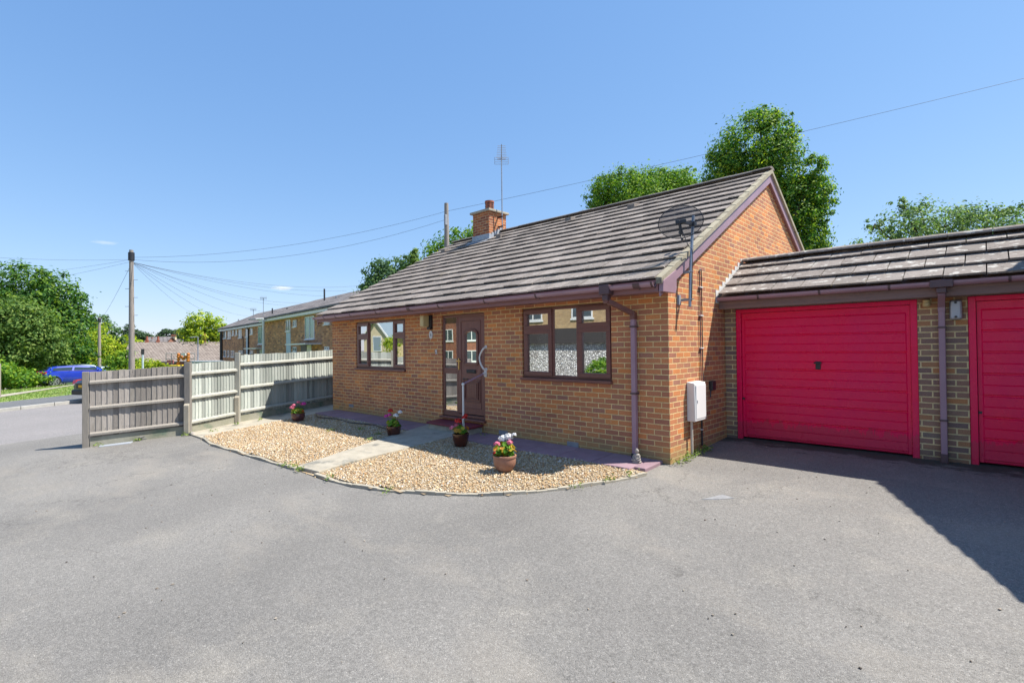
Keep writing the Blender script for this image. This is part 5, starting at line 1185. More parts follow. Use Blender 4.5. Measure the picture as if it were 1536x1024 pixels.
# ---------------------------------------------------------------- cars
def car(label, loc, rz, paint, L=4.1, W=1.74, H=1.46, group='cars by the road', plate=True, estate=False):
    e = empty('car', (0,0,0), label, 'car', group)
    # lower body: rings along the length; front is +X
    st = [(-L/2,.42,.78,.62),(-L/2+.06,.3,.9,.74),(-L/2+.35,.24,.97,.83),(-L*.25,.2,.97,.87),(0,.2,.94,.87),(L*.2,.2,.93,.86),(L*.3,.22,.9,.84),(L*.42,.24,.8,.78),(L/2-.08,.28,.68,.68),(L/2,.36,.58,.55)]
    mb = MB(); n_ = 12
    for (x_, zb_, zt_, hw) in st:
        hw *= W/1.74; zm = zb_+(zt_-zb_)*.55
        ring = [(-hw*.9,zb_),(-hw,zb_+.12),(-hw*1.0,zm),(-hw*.97,zt_-.08),(-hw*.86,zt_),(-hw*.4,zt_+.025),(hw*.4,zt_+.025),(hw*.86,zt_),(hw*.97,zt_-.08),(hw,zm),(hw,zb_+.12),(hw*.9,zb_)]
        mb.v += [(x_, a_, b_) for a_, b_ in ring]
    for i in range(len(st)-1):
        for k_ in range(n_): mb.f.append((i*n_+k_, i*n_+(k_+1)%n_, (i+1)*n_+(k_+1)%n_, (i+1)*n_+k_)); mb.m.append(0)
    mb.f.append(tuple(range(n_))); mb.f.append(tuple(range((len(st)-1)*n_, len(st)*n_))[::-1]); mb.m += [0,0]
    # cabin shell
    rx = -L/2+.3 if not estate else -L/2+.12
    cab = [(rx,.93,.7,.93),(rx+.28,1.2,.66,.96),(rx+.6,H-.04,.6,.96),(-.1,H,.59,.95),(.35,H-.05,.6,.94),(.78,1.18,.66,.93),(1.15,.92,.72,.92)]
    b0 = len(mb.v)
    for (x_, zt_, hw, zb_) in cab:
        hw *= W/1.74; hb = .8*W/1.74
        mb.v += [(x_,-hb,zb_),(x_,-hw,zt_-.03),(x_,-hw*.7,zt_),(x_,hw*.7,zt_),(x_,hw,zt_-.03),(x_,hb,zb_)]
    for i in range(len(cab)-1):
        for k_ in range(5): mb.f.append((b0+i*6+k_, b0+i*6+k_+1, b0+(i+1)*6+k_+1, b0+(i+1)*6+k_)); mb.m.append(0)
    body = mb.build('body', paint, e, smooth='auto')
    wk = W/1.74
    for s_ in (-1,1):
        side = lambda x_, z_: (x_, s_*(.812-.205*max(0,(z_-.95)/(H-.95)))*wk, z_)
        for P in ([(rx+.34,1.0),(rx+.4,1.15),(rx+.72,H-.13),(-.45,H-.11),(-.5,1.0)], [(-.4,1.0),(-.35,H-.11),(.3,H-.15),(.68,1.17),(.88,.98)]):
            mb = MB(); q = [Vector(side(*p)) for p in P]; mb.prism(q if s_ > 0 else q[::-1], (0, .012*s_, 0)); mb.build('side_window', M['carglass'], e)
    mb = MB(); mb.prism([(rx+.0-.012,-.56*wk,1.0),(rx-.012,.56*wk,1.0),(rx+.45,.5*wk,H-.09),(rx+.45,-.5*wk,H-.09)], (-.03,0,.012)); mb.build('rear_window', M['carglass'], e)
    mb = MB(); mb.prism([(1.1,-.6*wk,.98),(.42,-.52*wk,H-.09),(.42,.52*wk,H-.09),(1.1,.6*wk,.98)], (.03,0,.02)); mb.build('windscreen', M['carglass'], e)
    for x_ in (-L/2+.72, L/2-.78):
        for s_ in (-1,1):
            mb = MB(); yo = s_*(.885*wk); mb.tube([(x_,yo-s_*.22,.315),(x_,yo+s_*.005,.315)], .315, 24); wh = mb.build('wheel', M['tyre'], e, smooth='auto')
            mb = MB(); mb.tube([(x_,yo-s_*.02,.315),(x_,yo+s_*.012,.315)], .06, 12)
            for k_ in range(24):
                a_, b_ = 2*math.pi*k_/24, 2*math.pi*(k_+1)/24
                mb.bar((x_+.215*math.cos(a_),yo+s_*.008,.315+.215*math.sin(a_)),(x_+.215*math.cos(b_),yo+s_*.008,.315+.215*math.sin(b_)),.03,.02,up=(0,1,0))
            for k_ in range(7):
                a_ = 2*math.pi*k_/7; mb.bar((x_,yo+s_*.01,.315),(x_+.21*math.cos(a_),yo+s_*.01,.315+.21*math.sin(a_)),.045,.02,up=(0,1,0))
            mb.build('rim', M['alloy'], wh)
            mb = MB(); ar = [Vector((x_+.37*math.cos(t),s_*.872*wk,.315+.37*math.sin(t))) for t in [math.pi*k_/14 for k_ in range(15)]]; mb.tube(ar, .035, 6); mb.build('wheel_arch', paint, e, smooth='auto')
    for s_ in (-1,1):
        mb = MB(); mb.hexa([(-L/2+.0,s_*.5*wk,.76),(-L/2+.0,s_*.72*wk,.76),(-L/2+.34,s_*.85*wk,.8),(-L/2+.2,s_*.5*wk,.8)],[(-L/2+.05,s_*.55*wk,.93),(-L/2+.05,s_*.72*wk,.93),(-L/2+.4,s_*.84*wk,.96),(-L/2+.3,s_*.55*wk,.96)]); mb.build('tail_light', M['taillight'], e)
        mb = MB(); mb.ball((L/2-.2,s_*.58*wk,.66),.16,.14,.08); mb.build('headlight', M['white'], e, smooth=True)
        mb = MB(); mb.ball((.72,s_*.98*wk,1.0),.07,.1,.06); mb.build('wing_mirror', paint, e, smooth=True)
    mb = MB(); mb.box(-L/2-.05,-L/2+.1,-.72*wk,.72*wk,.26,.5); mb.build('bumper', M['black'], e, bevel=.05)
    if plate:
        mb = MB(); mb.box(-L/2-.065,-L/2-.045,-.26,.26,.6,.71); mb.build('number_plate', M['plate'], e, bevel=.005)
        mb = MB(); mb.box(-L/2-.05,-L/2+.1,-.4,.4,.55,.78); mb.build('plate_recess', M['black'], e)
    e.location = loc; e.rotation_euler = (0,0,rz); return e
cA = at(120,560,33.2); car('bright blue hatchback parked beyond the grass', (cA.x,cA.y,gz(cA.x,cA.y)+.06), rad(92), M['bluepaint'], 4.15, H=1.3)
cB = at(130,560,37.5); car('silver hatchback parked behind the blue one', (cB.x,cB.y,-.87), rad(91), M['silverpaint'], 4.5, H=1.55, estate=True)
cC = at(158,560,45); car('pale silver car with red lamps beyond the other parked cars', (cC.x,cC.y,-1.2), rad(-85), M['silverpaint'], 4.2, H=1.55)
cD = at(113,600,18.9); dv = Vector((-.42,.91)).normalized(); cDc = Vector((cD.x,cD.y))+dv*2.2+Vector((-.2,.25))
car('dark blue car with a yellow rear plate on the road', (cDc.x,cDc.y,gz(cDc.x,cDc.y)+.0), math.atan2(dv.y,dv.x), M['navypaint'], 4.3, H=1.3).scale = (1, 1, .84)

# ---------------------------------------------------------------- flats, distant houses
fa, fb = Vector((-68.61,15.23)), Vector((-34.78,11.44)); fd = (fb-fa).normalized(); fn = Vector((fd.y,-fd.x))   # fn faces the camera
flat = empty('apartment_block', (fa.x,fa.y,-2.2), 'long two storey brown brick flats behind the pale fence', 'building')
def fac(px, py, off=0):
    r = FW+RT*((px-768)/F)+UP*((512-py)/F); a_ = Vector((*(fa+fn*off),0)); n3 = Vector((*fn,0)); t = (a_-CAM).dot(n3)/r.dot(n3); p = CAM+r*t
    return (Vector((p.x,p.y))-fa).dot(fd), p.z
def fw_(s_, o, z_): q = fa+fd*s_+fn*o; return (q.x, q.y, z_)
S1 = fac(413,480)[0]; SE = 62; ZEV = 4.5
def fbox(mb, s0, s1, o0, o1, z0, z1, mi=0):
    mb.hexa([fw_(s0,o1,z0),fw_(s1,o1,z0),fw_(s1,o0,z0),fw_(s0,o0,z0)],[fw_(s0,o1,z1),fw_(s1,o1,z1),fw_(s1,o0,z1),fw_(s0,o0,z1)], mi)
mb = MB(); fbox(mb, 0, S1, -8, 0, -2.5, ZEV-.15); fbox(mb, S1+.002, SE, -8, 1.0, -2.5, ZEV+.05)
o_ = mb.build('wall', M['brickfar'], flat)
ul = o_.data.uv_layers.new(name='UVMap')
for p in o_.data.polygons:
    for li in p.loop_indices:
        v = Vector(mb.v[o_.data.loops[li].vertex_index]); s_ = (v.xy-fa).dot(fd); o2 = (v.xy-fa).dot(fn); ul.data[li].uv = (s_+o2, v.z)
mb = MB()
def froof(s0, s1, oe, ze, zr, hipL):
    r0 = s0+(2.6 if hipL else 0)
    mb.add([fw_(s0-.4,oe,ze),fw_(s1,oe,ze),fw_(s1,-3.6,zr),fw_(r0,-3.6,zr),fw_(s0-.4,-8.4,ze),fw_(s1,-8.4,ze)],[(0,1,2,3),(3,2,5,4),(4,0,3),(1,5,2)])
    fbox(mb, s0-.4, s1, oe-.04, oe, ze-.16, ze-.002)
froof(0, S1, .45, ZEV-.14, 6.32, True); froof(S1, SE, 1.45, ZEV-.05, 6.36, False)
o_ = mb.build('roof', M['tilefar'], flat); ul = o_.data.uv_layers.new(name='UVMap')
for p in o_.data.polygons:
    for li in p.loop_indices:
        v = Vector(mb.v[o_.data.loops[li].vertex_index]); ul.data[li].uv = ((v.xy-fa).dot(fd), (v.xy-fa).dot(fn)*1.05+v.z*.05)
mb = MB(); fbox(mb, -.3, S1, .452, .52, ZEV-.26, ZEV-.16); fbox(mb, S1, SE, 1.452, 1.52, ZEV-.17, ZEV-.07); mb.build('gutter', M['black'], flat)
mb = MB(); fbox(mb, -.3, S1, .0, .4, ZEV-.5, ZEV-.31); fbox(mb, S1, SE, 1.0, 1.4, ZEV-.41, ZEV-.22); mb.build('fascia', M['white'], flat)
def c3(cx, cy): return 320+cx/7.68, 430+cy/7.68
wins = [(118,503,150,596,0,2),(168,500,203,597,0,2),(218,492,238,562,0,1),(256,490,276,560,0,1),(292,486,330,590,0,2),(428,478,456,548,0,1),(662,452,690,530,0,1),(122,733,150,806,0,2),(168,733,186,806,0,1),(205,735,242,810,0,2),(296,735,356,765,0,3),(428,735,460,765,0,1),(668,738,698,765,0,1),(924,384,962,462,1,2),(924,692,962,748,1,2),(1288,690,1338,728,1,2),(1282,405,1345,432,1,2)]
talls = [(520,456,592,660,0,2),(1062,340,1168,602,1,2)]
def fwin(a_, b_, c_, d_, blk, nb, pm):
    (s0, z1_) = fac(*c3(a_, b_), blk); (s1, _) = fac(*c3(c_, b_), blk); z0_ = fac(*c3((a_+c_)/2, d_), blk)[1]; z1_ = fac(*c3((a_+c_)/2, b_), blk)[1]
    if s1 < s0: s0, s1 = s1, s0
    o0 = float(blk); mb = MB(); fr = .07
    fbox(mb, s0,s1,o0+.002,o0+.06,z0_,z0_+fr); fbox(mb, s0,s1,o0+.002,o0+.06,z1_-fr,z1_); fbox(mb, s0,s0+fr,o0+.002,o0+.058,z0_+fr,z1_-fr); fbox(mb, s1-fr,s1,o0+.002,o0+.058,z0_+fr,z1_-fr)
    for k_ in range(1, nb): x_ = s0+(s1-s0)*k_/nb; fbox(mb, x_-.04,x_+.04,o0+.002,o0+.057,z0_+fr,z1_-fr)
    fbox(mb, s0-.06,s1+.06,o0+.002,o0+.12,z0_-.07,z0_-.002)
    f_ = mb.build('window', M['white'], flat)
    mb = MB(); fbox(mb, s0+fr,s1-fr,o0+.004,o0+.03,z0_+fr,z1_-fr); mb.build('pane', pm, f_)
gfar = mat('far window glass', (.08,.1,.11), (.05,.07,.08), .4, .06, spec=.9); ggreen = mat('green stair glass', (.05,.2,.11), (.08,.26,.15), 2, .12, spec=.8)
for w in wins: fwin(*w, gfar)
for w in talls: fwin(*w, ggreen)
fwin(375,480,410,580,0,1,gfar); fwin(842,380,892,512,1,2,gfar); fwin(728,440,770,565,0,1,gfar)
def fpanel(a_, b_, c_, d_, blk, m, nm, o1=.03):
    s0 = fac(*c3(a_,b_),blk)[0]; s1 = fac(*c3(c_,b_),blk)[0]; z1_ = fac(*c3((a_+c_)/2,b_),blk)[1]; z0_ = fac(*c3((a_+c_)/2,d_),blk)[1]
    mb = MB(); fbox(mb, s0,s1,blk+.002,blk+o1,z0_,z1_); mb.build(nm, m, flat)
fpanel(380,585,410,800,0,M['bluepanel'],'panel'); fpanel(842,520,892,800,1,M['bluepanel'],'panel'); fpanel(728,572,770,800,0,M['bluepanel'],'panel')
fpanel(482,704,636,716,0,M['white'],'porch_canopy',1.1); fpanel(1000,653,1245,668,1,M['white'],'porch_canopy',1.1)
fpanel(540,722,590,800,0,M['bluepanel'],'porch_door',.05); fpanel(1085,672,1135,800,1,M['white'],'porch_door',.05); fpanel(500,722,538,800,0,M['black'],'porch_shade_panel',.03); fpanel(1010,672,1080,800,1,M['black'],'porch_shade_panel',.03)  # flat black panels stand in for the shade inside the porches
def fpipe(pts, blk, r=.07):
    P = []
    for (a_, b_) in pts: s_, z_ = fac(*c3(a_,b_),blk); P.append(fw_(s_, blk+.1, z_))
    mb = MB(); mb.tube(P, r, 6); mb.build('drainpipe', M['black'], flat)
fpipe([(362,468),(414,488),(414,800)],0); fpipe([(104,500),(104,850)],0,.22); fpipe([(725,385),(728,430),(772,455),(772,800)],0,.09); fpipe([(342,570),(356,610),(356,800)],0,.04)  # the widest run is a plain black upright along the left end wall
for (a_, b_, h_, nm) in ((680,330,.75,'soil_vent'),(850,290,.4,'soil_vent'),(1280,165,1.0,'soil_vent'),(235,440,.3,'soil_vent'),(290,405,.35,'soil_vent'),(465,395,.35,'soil_vent'),(955,285,.35,'soil_vent'),(760,330,.3,'soil_vent'),(1420,215,.7,'soil_vent')):
    s_, z_ = fac(*c3(a_,b_),-1.5); mb = MB(); mb.tube([fw_(s_,-1.5,z_-.5),fw_(s_,-1.5,z_+h_)], .07, 8)
    mb.build(nm, M['black'] if h_ > .36 and a_ != 1420 else M['grey'], flat)
def aerial(px, py0, py1, D, label):
    a_, b_ = at(px,py1,D), at(px,py0,D); e = empty('roof_aerial', a_, label, 'aerial')
    mb = MB(); mb.tube([a_-Vector((0,0,.4)), b_], .03, 6); mb.build('mast', M['steel'], e)
    mb = MB(); mb.tube([b_-RT*.35, b_+RT*.35], .02, 5)
    for k_ in range(6): c = b_+RT*(-.3+.12*k_); mb.tube([c-Vector((0,0,.2)), c+Vector((0,0,.2))], .014, 4)
    mb.build('antenna', M['steel'], e)
aerial(395, 447, 470, 52, 'thin aerial on the flats roof left of the white lamp'); aerial(380, 464, 474, 58, 'small low aerial near the left end of the flats roof')

def simple_house(name, label, A, B, ze, zr, depth, base, wm, rm, stacks=(), grp=None, ov=.3, cat='house'):
    """gabled house; front wall runs A->B (left to right seen from the camera), ridge parallel to it"""
    A, B = Vector(A), Vector(B); d = (B-A).normalized(); L = (B-A).length; n_ = Vector((d.y,-d.x))
    e = empty(name, (*((A+B)/2), base), label, cat, grp)
    P = lambda s_, o, z_: (A.x+d.x*s_+n_.x*o, A.y+d.y*s_+n_.y*o, z_)
    mb = MB()
    mb.add([P(0,0,base),P(L,0,base),P(L,0,ze),P(0,0,ze),P(0,-depth,base),P(L,-depth,base),P(L,-depth,ze),P(0,-depth,ze),P(0,-depth/2,zr-.1),P(L,-depth/2,zr-.1)],[(0,1,2,3),(5,4,7,6),(4,0,3,8,7),(1,5,6,9,2)])
    o_ = mb.build('wall', wm, e); ul = o_.data.uv_layers.new(name='UVMap')
    for p in o_.data.polygons:
        for li in p.loop_indices: v = Vector(mb.v[o_.data.loops[li].vertex_index]); ul.data[li].uv = ((v.xy-A).dot(d)+(v.xy-A).dot(n_), v.z)
    mb = MB(); k = (zr-ze)/(depth/2)
    zeo = ze-k*ov
    mb.hexa([P(-ov,ov,zeo-.12),P(L+ov,ov,zeo-.12),P(L+ov,-depth/2,zr-.12),P(-ov,-depth/2,zr-.12)],[P(-ov,ov,zeo),P(L+ov,ov,zeo),P(L+ov,-depth/2,zr),P(-ov,-depth/2,zr)])
    mb.hexa([P(-ov,-depth/2,zr-.121),P(L+ov,-depth/2,zr-.121),P(L+ov,-depth-ov,zeo-.12),P(-ov,-depth-ov,zeo-.12)],[P(-ov,-depth/2,zr-.001),P(L+ov,-depth/2,zr-.001),P(L+ov,-depth-ov,zeo),P(-ov,-depth-ov,zeo)])
    o_ = mb.build('roof', rm, e); ul = o_.data.uv_layers.new(name='UVMap')
    for p in o_.data.polygons:
        for li in p.loop_indices: v = Vector(mb.v[o_.data.loops[li].vertex_index]); ul.data[li].uv = ((v.xy-A).dot(d), -(v.xy-A).dot(n_)*1.1+v.z*.1)
    mb = MB(); mb.hexa([P(-ov,ov+.08,zeo-.2),P(L+ov,ov+.08,zeo-.2),P(L+ov,ov+.001,zeo-.2),P(-ov,ov+.001,zeo-.2)],[P(-ov,ov+.08,zeo-.06),P(L+ov,ov+.08,zeo-.06),P(L+ov,ov+.001,zeo-.06),P(-ov,ov+.001,zeo-.06)]); mb.build('gutter', M['black'], e)
    for (s_, o, w, zt, m_, pots) in stacks:
        mb = MB(); mb.hexa([P(s_-w,o+w*.6,zr-1.2),P(s_+w,o+w*.6,zr-1.2),P(s_+w,o-w*.6,zr-1.2),P(s_-w,o-w*.6,zr-1.2)],[P(s_-w,o+w*.6,zt),P(s_+w,o+w*.6,zt),P(s_+w,o-w*.6,zt),P(s_-w,o-w*.6,zt)])
        c_ = mb.build('chimney', m_, e)
        for q in range(pots):
            pp = Vector(P(s_+(q-(pots-1)/2)*w*.9, o, zt)); mb = MB(); mb.lathe([(.17,-.02),(.17,.1),(.14,.12),(.15,.5),(.17,.55),(.1,.56)], pp, 10); mb.build('pot', M['terracotta'], c_)
    def wn(s0, s1, z0_, z1_, fm=M['white'], pm=gfar, o0=0):
        mb = MB(); fr = .08; H = lambda a_, b_, c_, d_: mb.hexa([P(a_,o0+.06,c_),P(b_,o0+.06,c_),P(b_,o0+.002,c_),P(a_,o0+.002,c_)],[P(a_,o0+.06,d_),P(b_,o0+.06,d_),P(b_,o0+.002,d_),P(a_,o0+.002,d_)])
        H(s0,s1,z0_,z0_+fr); H(s0,s1,z1_-fr,z1_); H(s0,s0+fr,z0_+fr,z1_-fr); H(s1-fr,s1,z0_+fr,z1_-fr); H((s0+s1)/2-.04,(s0+s1)/2+.04,z0_+fr,z1_-fr); H(s0-.08,s1+.08,z0_-.1,z0_-.002)
        f_ = mb.build('window', fm, e); mb = MB(); mb.hexa([P(s0+fr,o0+.03,z0_+fr),P(s1-fr,o0+.03,z0_+fr),P(s1-fr,o0+.003,z0_+fr),P(s0+fr,o0+.003,z0_+fr)],[P(s0+fr,o0+.03,z1_-fr),P(s1-fr,o0+.03,z1_-fr),P(s1-fr,o0+.003,z1_-fr),P(s0+fr,o0+.003,z1_-fr)]); mb.build('pane', pm, f_)
    return e, wn, P
bA, bB = at(186,541,72), at(352,541,78)
e_, wn, _ = simple_house('bungalow', 'distant long low bungalow with a pinkish tiled roof behind the fence', bA.xy, bB.xy, .25, 3.0, 9, -2.6, M['brickred'], M['tilepan'], [(9.4,-4.5,.26,3.75,M['terracotta'],1),(1.9,-4.5,.22,3.3,M['terracotta'],1),(3.3,-4.5,.22,3.3,M['terracotta'],1)])
for q in (1.5,5.0,8.2): wn(q, q+1.5, -1.1, -.1)
cA_, cB_ = at(172,531,70), at(190,531,71)
simple_house('outbuilding', 'small red brick gable beside the distant bungalow', cA_.xy, cB_.xy, .7, 1.75, 4, -2.6, M['brickred'], M['tilepan'])
hA, hB = at(206,513,112), at(238,513,112); simple_house('house', 'far grey roofed house just right of the near telegraph pole', hA.xy, hB.xy, 2.2, 4.9, 8, -3, M['brickred'], M['tilefar'], [(.8,-3.5,.3,4.2,M['brickred'],1)], 'far houses on the skyline')
hA, hB = at(236,513,118), at(286,513,118); simple_house('house', 'far slate roofed house with two cream chimney stacks', hA.xy, hB.xy, 2.2, 4.4, 8, -3, M['brickred'], M['tilefar'], [(1.3,-3.8,.5,5.0,M['render'],3),(4.3,-3.8,.5,5.0,M['render'],3)], 'far houses on the skyline')
# pale flat roofed lean-to below the bungalow
sA, sB = at(293,545,50), at(336,543,50); sh = empty('flat_roof_garage', (*((sA+sB)/2).xy,-2.2), 'low pale flat roofed garage behind the short pale fence bay', 'garage')
mb = MB(); mb.hexa([(sA.x,sA.y,-2.4),(sB.x,sB.y,-2.4),(sB.x-3,sB.y+.5,-2.4),(sA.x-3,sA.y+.5,-2.4)],[(sA.x,sA.y,.25),(sB.x,sB.y,.25),(sB.x-3,sB.y+.5,.25),(sA.x-3,sA.y+.5,.25)]); mb.build('wall', M['timber'], sh)
mb = MB(); mb.hexa([(sA.x+.1,sA.y-.1,.26),(sB.x+.1,sB.y+.1,.26),(sB.x-3.1,sB.y+.6,.26),(sA.x-3.1,sA.y+.4,.26)],[(sA.x+.1,sA.y-.1,.55),(sB.x+.1,sB.y+.1,.55),(sB.x-3.1,sB.y+.6,.55),(sA.x-3.1,sA.y+.4,.55)]); mb.build('roof', M['lead'], sh)
# orange knobbly frame on a yellow base, with a cage behind it
kc = at(282,545,40); kz = gz(kc.x,kc.y); ks = kc+Vector((0,0,0)); kr = RT
kn = empty('play_frame', (kc.x,kc.y,kz), 'orange knobbly M shaped frame on a yellow base beyond the fence', 'play frame')
K = lambda px, py, dd=0: at(px, py, 40+dd)
mb = MB()
for (px, py) in ((267.8,531.6),(267.6,535),(267.7,539),(267.8,543.5),(267.3,546),(271.5,535),(275,538),(278.3,535),(282.5,531.3),(282.5,534.8),(282,537.5),(282,540.5),(282,545)):
    mb.ball(K(px,py), .125, n=10, m=7)
mb.tube([K(267.7,531), K(267.6,552)], .05, 6); mb.tube([K(282.3,531), K(282.3,552)], .05, 6); mb.tube([K(268,534), K(275,538), K(282,533.5)], .05, 6); mb.build('ball_frame', M['orange'], kn, smooth='auto')
mb = MB(); p_ = K(275.3,531.3,-.1); mb.bar(p_-RT*.17, p_+RT*.17, .08, .19); mb.build('plate', M['white'], kn)
mb = MB(); p_ = K(265,549); mb.bar(p_-RT*.35, p_+RT*.35, .7, .2); mb.tube([(p_.x,p_.y,p_.z),(p_.x,p_.y,kz)], .15, 8); mb.build('base', M['yellow'], kn, bevel=.03)
cg = empty('metal_cage', (kc.x-2,kc.y,kz), 'pale tubular cage with a pink board behind the orange frame', 'cage')
mb = MB()
for (a_, b_) in (((249,530),(292,530)),((249,538),(292,538)),((249,530),(249,556)),((257,529.5),(257,556)),((292,529.5),(292,556)),((271,530),(271,538))):
    mb.tube([K(*a_,1.5), K(*b_,1.5)], .025, 6)
mb.build('bars', M['grey'], cg)
mb = MB(); p_ = K(255.5,542.5,1.6); mb.bar(p_-RT*.27, p_+RT*.27, .05, .3); mb.build('board', M['pinkboard'], cg)

# ---------------------------------------------------------------- next bungalow along (throws the shade at the right)
nb = empty('bungalow', (8.6,-.9,0), 'neighbouring brick bungalow just past the garages', 'house')
mb = MB(); nx0, nx1, ny0, ny1 = 5.24, 13, -.8, 7.4; NE = (-1.0, 2.47); NR = (2.82, 5.29)
nz = lambda y: NE[1]+(NR[1]-NE[1])/(NR[0]-NE[0])*(y-NE[0]) if y < NR[0] else NR[1]-.64*(y-NR[0])
for xg in (nx0, nx1): mb.add([(xg,ny0,-.3),(xg,ny1,-.3),(xg,ny1,nz(ny1)-.1),(xg,NR[0],NR[1]-.1),(xg,ny0,nz(ny0)-.1)],[(0,1,2,3,4)])
mb.quad((nx0,ny0,-.3),(nx1,ny0,-.3),(nx1,ny0,2.6),(nx0,ny0,2.6)); mb.quad((nx1,ny1,-.3),(nx0,ny1,-.3),(nx0,ny1,nz(ny1)),(nx1,ny1,nz(ny1)))
mb.build('wall', M['brick'], nb, uv=True)
mb = MB(); trng3 = random.Random(17)
tiled(mb, 4.62, 13.3, NE, NR, .352, .332, .056, trng3); tiled(mb, 4.62, 13.3, (ny1+.35, nz(ny1+.35)), NR, .352, .332, .056, trng3)
nr_ = mb.build('roof', M['tile'], nb)
mb = MB(); ridge_line(mb, 4.62, 13.3, NR[0], NR[1]+.03, .1, .42, trng3); mb.build('ridge', M['tile'], nr_)
mb = MB(); mb.box(4.65,13.2,NE[0]+.02,ny0,2.28,2.42); mb.build('fascia', M['fascia'], nb)
mb = MB(); mb.box(6.6,8.6,ny0-.01,ny0-.04,1.0,2.2); wnn = mb.build('window', M['upvc'], nb); mb = MB(); mb.box(6.68,8.52,ny0-.05,ny0-.041,1.08,2.12); mb.build('pane', M['glass'], wnn)

# ---------------------------------------------------------------- across the road (seen only in the window glass)
e_, wn, P_ = simple_house('house', 'brick house with white windows across the drive', (0.5,-19.5), (-21,-18.5), 5.4, 8.2, 8, -.5, M['brickbuff'], M['tilefar'])
for q in (2.0,6.2,10.4,14.6,18.4): wn(q, q+1.5, 3.3, 4.6)
for q in (6.2,14.6,18.4): wn(q, q+1.5, .6, 1.9)
pw = empty('boundary_wall', (-9,-13.6,-.4), 'pale flint boundary wall with a grey capping across the drive', 'wall')
mb = MB(); mb.box(-17,2.5,-13.9,-13.6,-.6,1.75); mb.build('wall', M['pebbles'], pw)
mb = MB(); mb.hexa([(-17.1,-14.05,1.75),(2.6,-14.05,1.75),(2.6,-13.45,1.75),(-17.1,-13.45,1.75)],[(-17.1,-13.95,2.15),(2.6,-13.95,2.15),(2.6,-13.6,2.5),(-17.1,-13.6,2.5)]); mb.build('capping', M['tilefar'], pw)
tree('shrub', 'round clipped shrub in front of the flint wall', [(-9.0,-12.3,.15,.95,.85,.85),(-9.0,-12.3,-.1,.9,.8,.6)], 22000, .085, M['leaf_mid'], base=(-9,-12.3,-.45), seed=71, tr=.06, clump=20, cat='shrub', tight=.2, shell=.85)
gh = empty('house', (-61.1,-33.5,-1.6), 'cream gable ended house with one grey window', 'house')
mb = MB(); gp = [(-64.4,-33,-1.6),(-57.8,-33,-1.6),(-57.8,-33,3.3),(-61.1,-33,5.75),(-64.4,-33,3.3)]; mb.prism(gp[::-1], (0,-8,0)); mb.box(-57.8,-50,-41,-35.5,-1.6,3.5); mb.build('wall', M['render'], gh)
mb = MB()
for (a_, b_) in (((-64.8,2.95),(-61.1,5.85)),((-61.1,5.85),(-57.4,2.95))): mb.hexa([(a_[0],-41.4,a_[1]),(b_[0],-41.4,b_[1]),(b_[0],-32.7,b_[1]),(a_[0],-32.7,a_[1])],[(a_[0],-41.4,a_[1]+.2),(b_[0],-41.4,b_[1]+.2),(b_[0],-32.7,b_[1]+.2),(a_[0],-32.7,a_[1]+.2)])
mb.hexa([(-58.6,-35.1,3.3),(-49.6,-35.1,3.3),(-49.6,-38.3,6.2),(-58.6,-38.3,6.2)][::-1],[(-58.6,-35.1,3.45),(-49.6,-35.1,3.45),(-49.6,-38.3,6.35),(-58.6,-38.3,6.35)][::-1])
mb.build('roof', M['greypaint'], gh)
mb = MB()
for (a_, b_) in (((-64.8,3.0),(-61.1,5.9)),((-61.1,5.9),(-57.4,3.0))): mb.hexa([(a_[0],-32.69,a_[1]-.15),(b_[0],-32.69,b_[1]-.15),(b_[0],-32.6,b_[1]-.15),(a_[0],-32.6,a_[1]-.15)],[(a_[0],-32.69,a_[1]+.15),(b_[0],-32.69,b_[1]+.15),(b_[0],-32.6,b_[1]+.15),(a_[0],-32.6,a_[1]+.15)])
mb.build('bargeboard', M['white'], gh)
mb = MB(); mb.box(-61.9,-59.7,-33.0+.002,-32.94,1.2,3.4); gw_ = mb.build('window', M['white'], gh); mb = MB(); mb.box(-61.75,-59.85,-32.95,-32.92,1.35,3.25); mb.build('pane', M['greypaint'], gw_)
e_, wn, P_ = simple_house('house', 'red brick house with white windows reflected in the front door', (-24,-27.5), (-42,-27.5), 5.4, 8, 8, -1.2, M['brickred'], M['tilefar'])
for q in (2.5,6.0,9.7,13.4): wn(q, q+1.6, 2.3, 3.5); wn(q, q+1.6, .2, 1.3)
mb = MB(); 
wf = empty('boundary_wall', (-60,-24,-.9), 'long pale garden wall in front of the cream house', 'wall')
mb.box(-75,-45,-24.1,-23.9,-1.6,.9); mb.build('wall', M['white'], wf)
mb = MB(); mb.box(-75,-45,-24.15,-23.85,.9,.98); mb.build('capping', M['concrete'], wf)
tree('tree', 'small yellow green tree beside the cream house', [(-55.0,-31.5,1.8,1.1,1.1,1.5),(-55.3,-31.3,.6,1.1,1.1,1.1)], 3000, .2, M['leaf_lime'], base=(-55.1,-31.4,-1.4), seed=72, tr=.1)

